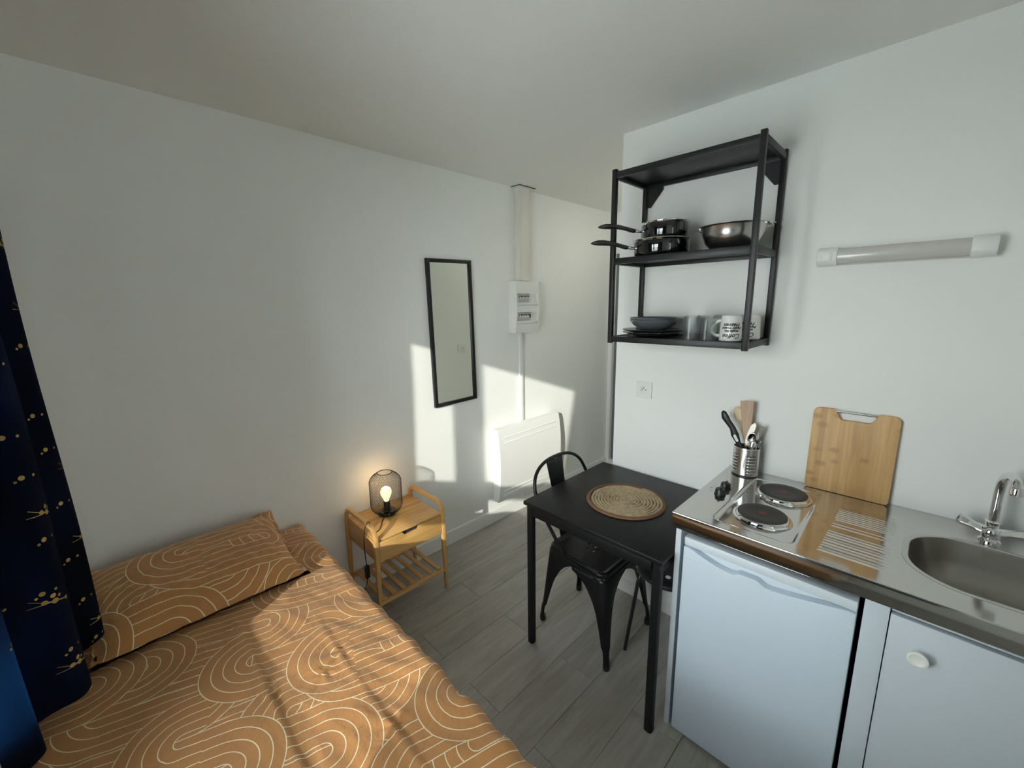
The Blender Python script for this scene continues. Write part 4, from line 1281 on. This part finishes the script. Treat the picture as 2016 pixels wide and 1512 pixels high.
MB().box(NX0 - .003, NX0 + .012, NY0 + .01, NY1 - .01, .368, .384).build('lower_rail', m_bamy, parent=ns, bevel=.001)
MB().box(NX1 - .012, NX1 + .003, NY0 + .01, NY1 - .01, .368, .384).build('lower_rail', m_bamy, parent=ns, bevel=.001)
# drawer front with a finger slot in its top edge
dy0, dy1 = NX0 + .013, NX1 - .013
s0, s1 = -.975, -.885
poly = [(dy0, .362), (dy1, .362), (dy1, .474), (s1 + .006, .474), (s1, .466), (s1 - .004, .458), (s0 + .004, .458), (s0, .466), (s0 - .006, .474), (dy0, .474)]
df = MB().prism(poly, lambda a, b, d: (a, d, b), NY0 - .006, NY0 + .006).build('drawer_front', m_bamx, parent=ns, bevel=.0012)
MB().box(dy0 + .02, dy1 - .02, NY0 + .010, NY0 + .014, .40, .470).build('drawer_inside', m_dark, parent=df, smooth=0)
# slatted shelf
zs = .130
MB().box(NX0 - .004, NX1 + .004, NY0 + .012 - .02, NY0 + .014, zs - .014, zs).build('shelf_rail', m_bamx, parent=ns, bevel=.002)
MB().box(NX0 - .004, NX1 + .004, NY1 - .014, NY1 + .008, zs - .014, zs).build('shelf_rail', m_bamx, parent=ns, bevel=.002)
for k in range(7):
    x = NX0 + .018 + (NX1 - NX0 - .036 - .024) * k / 6
    MB().box(x, x + .024, NY0 + .010, NY1 - .012, zs + .0002, zs + .009).build('slat', m_bamy, parent=ns, bevel=.0015)

# lamp
lc = (-.945, -.140)
lz = NZ_
la = thing('cage_table_lamp', (lc[0], lc[1], lz), 'small black wire mesh table lamp with a glowing bulb on the nightstand', 'lamp')
MB().lathe([(.045, .0005), (.047, .002), (.047, .020), (.044, .024), (0, .024)], 40, (lc[0], lc[1], lz)).build('base', m_enamel, parent=la, smooth=40)
MB().lathe([(.030, .024), (.030, .026), (.019, .030), (.0175, .074), (.0155, .080), (0, .080)], 28, (lc[0], lc[1], lz)).build('lamp_socket', m_bplast, parent=la, smooth=40)
MB().lathe([(.0125, .078), (.0150, .086), (.0170, .096), (.0235, .107), (.0290, .119), (.0312, .131), (.0300, .144), (.024, .156), (.0125, .1635), (0, .1655)], 32, (lc[0], lc[1], lz)).build('bulb', m_bulb, parent=la, smooth=60)
cage = []
CH = .252
def cage_r(v):
    z = v * CH
    zb_ = .055; zt_ = CH - .055
    if z < zb_: return .046 + (.088 - .046) * math.sin(max(0, min(1, (z - .004) / (zb_ - .004))) * PI / 2) ** .8
    if z > zt_: return .040 + (.088 - .040) * math.cos((z - zt_) / (CH - zt_) * PI / 2) ** .75
    return .088
mb = MB()
NWI, NST = 54, 30
for sgn in (1, -1):
    for k in range(NWI):
        a0 = 2 * PI * k / NWI
        pts = []
        for i in range(NST + 1):
            v = i / NST
            r = cage_r(v)
            a = a0 + sgn * v * 1.9
            pts.append((lc[0] + r * math.cos(a), lc[1] + r * math.sin(a), lz + .006 + v * (CH - .006)))
        mb.tube(pts, .00062, 3)
o = mb.build('wire_mesh', m_bplast, parent=la, smooth=0, fix=False)
o['kind'] = 'stuff'
MB().tube([(lc[0] + .040 * math.cos(2 * PI * k / 40), lc[1] + .040 * math.sin(2 * PI * k / 40), lz + CH) for k in range(40)], .0022, 8, closed=True).build('top_ring', m_bplast, parent=la, smooth=60)
MB().tube([(lc[0] + .0465 * math.cos(2 * PI * k / 40), lc[1] + .0465 * math.sin(2 * PI * k / 40), lz + .010) for k in range(40)], .0018, 8, closed=True).build('bottom_ring', m_bplast, parent=la, smooth=60)
cord = crom([(lc[0] - .040, lc[1] - .022, lz + .006), (lc[0] - .07, -.20, lz + .003), (-1.075, -.255, lz + .003), (-1.110, -.285, lz + .004), (-1.138, -.288, .5520), (-1.152, -.290, .545), (-1.158, -.292, .47), (-1.156, -.292, .38), (-1.152, -.290, .33)], 6)
cord = crom([(lc[0] - .030, lc[1] - .030, lz + .006), (lc[0] - .060, -.195, lz + .003), (-1.060, -.268, lz + .003), (-1.105, -.292, lz + .006), (-1.118, -.298, lz + .040), (-1.128, -.300, .5675), (-1.148, -.300, .560), (-1.162, -.300, .50), (-1.164, -.298, .42), (-1.160, -.296, .33)], 6)
MB().tube(cord, .0024, 8).build('cord', m_bplast, parent=la, smooth=60)
MB().box(-1.172, -1.148, -.306, -.286, .262, .332).build('inline_switch', m_bplast, parent=la, bevel=.004)
MB().tube(crom([(-1.160, -.296, .262), (-1.166, -.29, .22), (-1.185, -.27, .16), (-1.20, -.24, .06), (-1.205, -.22, .003)], 5), .0024, 8).build('cord', m_bplast, parent=la, smooth=60)
pt = bpy.data.lights.new('bulb_light', 'POINT'); pt.energy = .75; pt.color = (1, .66, .34); pt.shadow_soft_size = .025
pto = bpy.data.objects.new('bulb_light', pt); COL.objects.link(pto); pto.location = (0, 0, .19); pto.parent = la

# ------------------------------------------------------------------ bed
BX0, BX1, BYF, BYH, BZ = -2.270, -1.355, -1.98, -.014, .546
bd = thing('single_bed', ((BX0 + BX1) / 2, (BYF + BYH) / 2, 0), 'single bed base and mattress hidden under the terracotta cover', 'bed')
MB().box(BX0 + .03, BX1 - .03, BYF + .03, BYH - .02, .10, .28).build('bed_base', m_mattress, parent=bd, bevel=.01)
MB().box(BX0 + .015, BX1 - .015, BYF + .015, BYH - .012, .281, BZ - .035).build('mattress', m_mattress, parent=bd, bevel=.02, seg=3)
for x in (BX0 + .08, BX1 - .08):
    for y in (BYF + .08, BYH - .08):
        MB().lathe([(.022, 0), (.026, .10)], 14, (x, y, 0)).build('leg', m_black, parent=bd)
# fitted printed cover
def nz(x, y, z=0): return noise.noise(Vector((x, y, z)))
RC = .040
side = .30
top_w = (BX1 - BX0)
LX = top_w + 2 * side - 2 * RC + PI * RC
LYl = (BYH - BYF)
def cover_pt(s, t):
    """s metres across (0 = foot of wall side drop), t metres down the bed from the head"""
    # cross section
    a1 = side - RC; a2 = a1 + PI / 2 * RC; a3 = a2 + top_w - 2 * RC; a4 = a3 + PI / 2 * RC
    if s < a1: x, z, nx, nzv = BX0, BZ - RC - (a1 - s), -1, 0
    elif s < a2:
        a = (s - a1) / RC; x, z, nx, nzv = BX0 + RC - RC * math.cos(a), BZ - RC + RC * math.sin(a), -math.cos(a), math.sin(a)
    elif s < a3: x, z, nx, nzv = BX0 + RC + (s - a2), BZ, 0, 1
    elif s < a4:
        a = (s - a3) / RC; x, z, nx, nzv = BX1 - RC + RC * math.sin(a), BZ - RC + RC * math.cos(a), math.sin(a), math.cos(a)
    else: x, z, nx, nzv = BX1, BZ - RC - (s - a4), 1, 0
    y = BYH - t
    top = nzv
    # head end: rise and rounded corner
    dh = 0
    dh += .016 * smoothstep(.55, .05, t) * top
    dh -= .05 * max(0, 1 - t / .035) ** 2
    # wrinkles
    q = .0035 * nz(x * 5, y * 5) + .0016 * nz(x * 14, y * 11, 3)
    # soft drag folds running diagonally off the open edge
    ex = BX1 - x
    fold = math.sin((y * 1.0 + x * .55) * 46 + 3 * nz(x * 3, y * 3, 7))
    q += .0085 * fold * math.exp(-max(0, ex) / .17) * (.45 + .55 * nz(x * 2, y * 2.4, 11)) * (1 if top > .2 else .35)
    fold2 = nz((x * .5 + y * .9) * 9, (x * .9 - y * .5) * 2.2, 5)
    q += .009 * max(0, fold2) ** 1.5 * top + .0030 * nz(x * 24 + y * 8, y * 8, 8) * top + .004 * nz(x * 9 - y * 5, y * 3 + x * 2, 21) * top
    # pressed storage creases, lengthwise
    for xc, amp, ya, yb in ((-1.772, .0062, -.56, -2.2), (-1.565, .0036, -.70, -2.2)):
        xx = x - xc - .010 * nz(0, y * 2.2, xc) - .003 * nz(0, y * 11, xc)
        on = smoothstep(ya, ya - .10, y) * top
        gr = (.55 + .45 * smoothstep(-.6, -1.5, y)) * (.8 + .6 * nz(1, y * 4, xc * 3))
        q += amp * gr * on * (math.exp(-(xx / .010) ** 2) - .7 * math.exp(-((xx - .018) / .011) ** 2) )
        q += -.004 * on * math.exp(-((xx - .06) / .05) ** 2) * gr
    # crosswise creases
    for yc, amp in ((-.985, .0028), (-.66, .0022), (-1.42, .0030)):
        yy = y - yc - .05 * (x + 1.8) - .006 * nz(x * 6, 0, yc)
        q += amp * top * (math.exp(-(yy / .006) ** 2) - .6 * math.exp(-((yy + .012) / .008) ** 2)) * (.6 + .5 * nz(x * 5, 2, yc))
    # small puckers where creases meet
    for px_, py_ in ((-1.79, -.60), (-1.63, -1.02), (-1.56, -.98), (-1.56, -1.33), (-1.77, -1.0)):
        dd_ = math.hypot(x - px_, y - py_)
        q += .0035 * math.exp(-(dd_ / .035) ** 2) * math.sin(math.atan2(y - py_, x - px_) * 5 + px_ * 9) * top
    return (x + nx * q, y, z + nzv * q + dh)
NU, NV = 200, 330
mb = MB(); uvs = []
for j in range(NV + 1):
    for i in range(NU + 1):
        s = LX * i / NU; t = LYl * j / NV
        mb.v.append(cover_pt(s, t))
        uvs.append((s - (side - RC + PI / 2 * RC) + BX0 + RC, BYH - t))
for j in range(NV):
    for i in range(NU):
        mb.f.append((j * (NU + 1) + i, j * (NU + 1) + i + 1, (j + 1) * (NU + 1) + i + 1, (j + 1) * (NU + 1) + i))
cvr = mb.build('bed_cover', m_bed, origin=((BX0 + BX1) / 2, (BYF + BYH) / 2, BZ), smooth=180, fix=False, uv=uvs)
tag(cvr, 'terracotta bed cover printed with cream concentric loops, spread over the bed', 'bed cover')

# pillow
pc = Vector((-1.825, -.285, BZ + .074))
PWx, PWy = .330, .245
rz = math.radians(1.5)
tilt = math.radians(13)
def pil(u, v, side_):
    a, b = u * 2 - 1, v * 2 - 1
    # flange about 8 percent wide
    ia, ib = min(1, abs(a) / .95), min(1, abs(b) / .93)
    th = .072 * (max(0, 1 - ia ** 3.2) ** .55) * (max(0, 1 - ib ** 3.0) ** .55)
    x = a * PWx * (1 - .05 * (1 - abs(b)) ** 0 * (1 - abs(a) ** 6) * 0); y = b * PWy
    # edges pull inwards between the corners
    x *= 1 - .045 * (1 - b * b) * abs(a) ** 3
    y *= 1 - .07 * (1 - a * a) * abs(b) ** 3
    # slightly sagging flange
    z = side_ * th + .006 * nz(a * 5, b * 4, 2) + .004 * nz(a * 12, b * 10, 4) * (1 if side_ > 0 else .3)
    ee = max(abs(a), abs(b))
    z += .006 * math.sin(a * 22 + b * 9) * smoothstep(.86, 1, ee)
    z += .012 * smoothstep(.7, 1, a) * smoothstep(.7, 1, b)
    sagd = -.018 * smoothstep(.2, 1, -b) * 1
    z += sagd
    X = x * math.cos(rz) - y * math.sin(rz); Y = x * math.sin(rz) + y * math.cos(rz)
    yy = Y * math.cos(tilt) - z * math.sin(tilt); zz_ = Y * math.sin(tilt) + z * math.cos(tilt)
    return (pc.x + X, pc.y + yy, max(BZ + .019, pc.z + zz_))
NPu, NPv = 96, 70
mb = MB(); uvs = []
for sd in (1, -1):
    o0 = len(mb.v)
    for j in range(NPv + 1):
        for i in range(NPu + 1):
            u, v = i / NPu, j / NPv
            p = pil(u, v, sd)
            mb.v.append(p)
            pa, pb = (u - .5) * 2 * PWx * .86, (v - .5) * 2 * PWy * .92
            uvs.append((-1.56 + pa * math.cos(.25) + pb * math.sin(.25), -1.06 - pa * math.sin(.25) + pb * math.cos(.25) + (0 if sd > 0 else .37)))
    for j in range(NPv):
        for i in range(NPu):
            q = (o0 + j * (NPu + 1) + i, o0 + j * (NPu + 1) + i + 1, o0 + (j + 1) * (NPu + 1) + i + 1, o0 + (j + 1) * (NPu + 1) + i)
            mb.f.append(q if sd > 0 else q[::-1])
pw = mb.build('pillow', m_bed, origin=tuple(pc), smooth=180, fix=True, uv=uvs)
tag(pw, 'flat pillow in terracotta case with cream loop print, at the head of the bed', 'pillow')

# ------------------------------------------------------------------ curtains
def curtain(path_fn, z0, z1, name, label, ns_=90, nzv=60):
    """path_fn(s, z) -> (x, y); s 0..1 across the cloth"""
    mb = MB(); uvs = []
    # arc length along the hem for the print
    Ls = [0]
    for i in range(ns_):
        a = path_fn(i / ns_, z0); b = path_fn((i + 1) / ns_, z0)
        Ls.append(Ls[-1] + math.hypot(a[0] - b[0], a[1] - b[1]))
    for j in range(nzv + 1):
        z = z0 + (z1 - z0) * j / nzv
        for i in range(ns_ + 1):
            x, y = path_fn(i / ns_, z)
            mb.v.append((x, y, z))
            uvs.append((Ls[i], z))
    for j in range(nzv):
        for i in range(ns_):
            k = j * (ns_ + 1) + i
            mb.f.append((k, k + 1, k + ns_ + 2, k + ns_ + 1))
    o = mb.build(name, m_curtain, origin=(XL + .08, path_fn(.5, z0)[1], z0), smooth=180, fix=False, uv=uvs, solid=.002)
    tag(o, label, 'curtain')
    return o
CR = crom([Vector(p) for p in ((-2.262, -.330, 0), (-2.185, -.345, 0), (-2.118, -.392, 0), (-2.108, -.440, 0), (-2.160, -.492, 0), (-2.212, -.540, 0), (-2.165, -.600, 0), (-2.132, -.650, 0),
                               (-2.150, -.700, 0), (-2.215, -.715, 0), (-2.258, -.755, 0), (-2.222, -.810, 0), (-2.216, -.845, 0), (-2.250, -.885, 0), (-2.266, -.905, 0))], 10)
def far_curtain(s, z):
    q = s * (len(CR) - 1); i = min(int(q), len(CR) - 2); f = q - i
    p = CR[i].lerp(CR[i + 1], f)
    k = 1 - .16 * (z - .6) / 1.7         # pleats shallower towards the rail
    x = -2.262 + (p.x + 2.262) * k + .004 * math.sin(z * 5 + p.y * 8)
    y = p.y + .004 * math.sin(z * 3.1 + 1) - .030 * (z - .6) / 1.7
    return x, y
cu1 = curtain(far_curtain, .618, 2.26, 'curtain', 'dark navy curtain with gold splash print, hanging beside the bed head', 150, 70)
def near_curtain(s, z):
    edge = -1.845 + (1.96 - z) * .139
    y = edge - s * (2.52 + edge + .0)
    y = edge + (-2.50 - edge) * s
    x = -2.205 + .045 * math.sin(s * 2 * PI * 5.5 + .5 * math.sin(z * 2)) 
    return x, y
cu2 = curtain(near_curtain, .618, 2.26, 'curtain', 'navy curtain with gold print on the camera side of the window', 120, 40)
rd = thing('curtain_rail', (XL + .08, -1.40, 2.27), 'white curtain rail over the window', 'curtain rail')
MB().tube([(XL + .07, -2.6, 2.275), (XL + .07, -.22, 2.275)], .011, 12).build('rod', m_trim, parent=rd)
for y in (-2.5, -.28):
    MB().box(XL + .001, XL + .07, y - .008, y + .008, 2.268, 2.282).build('bracket', m_trim, parent=rd, smooth=0)
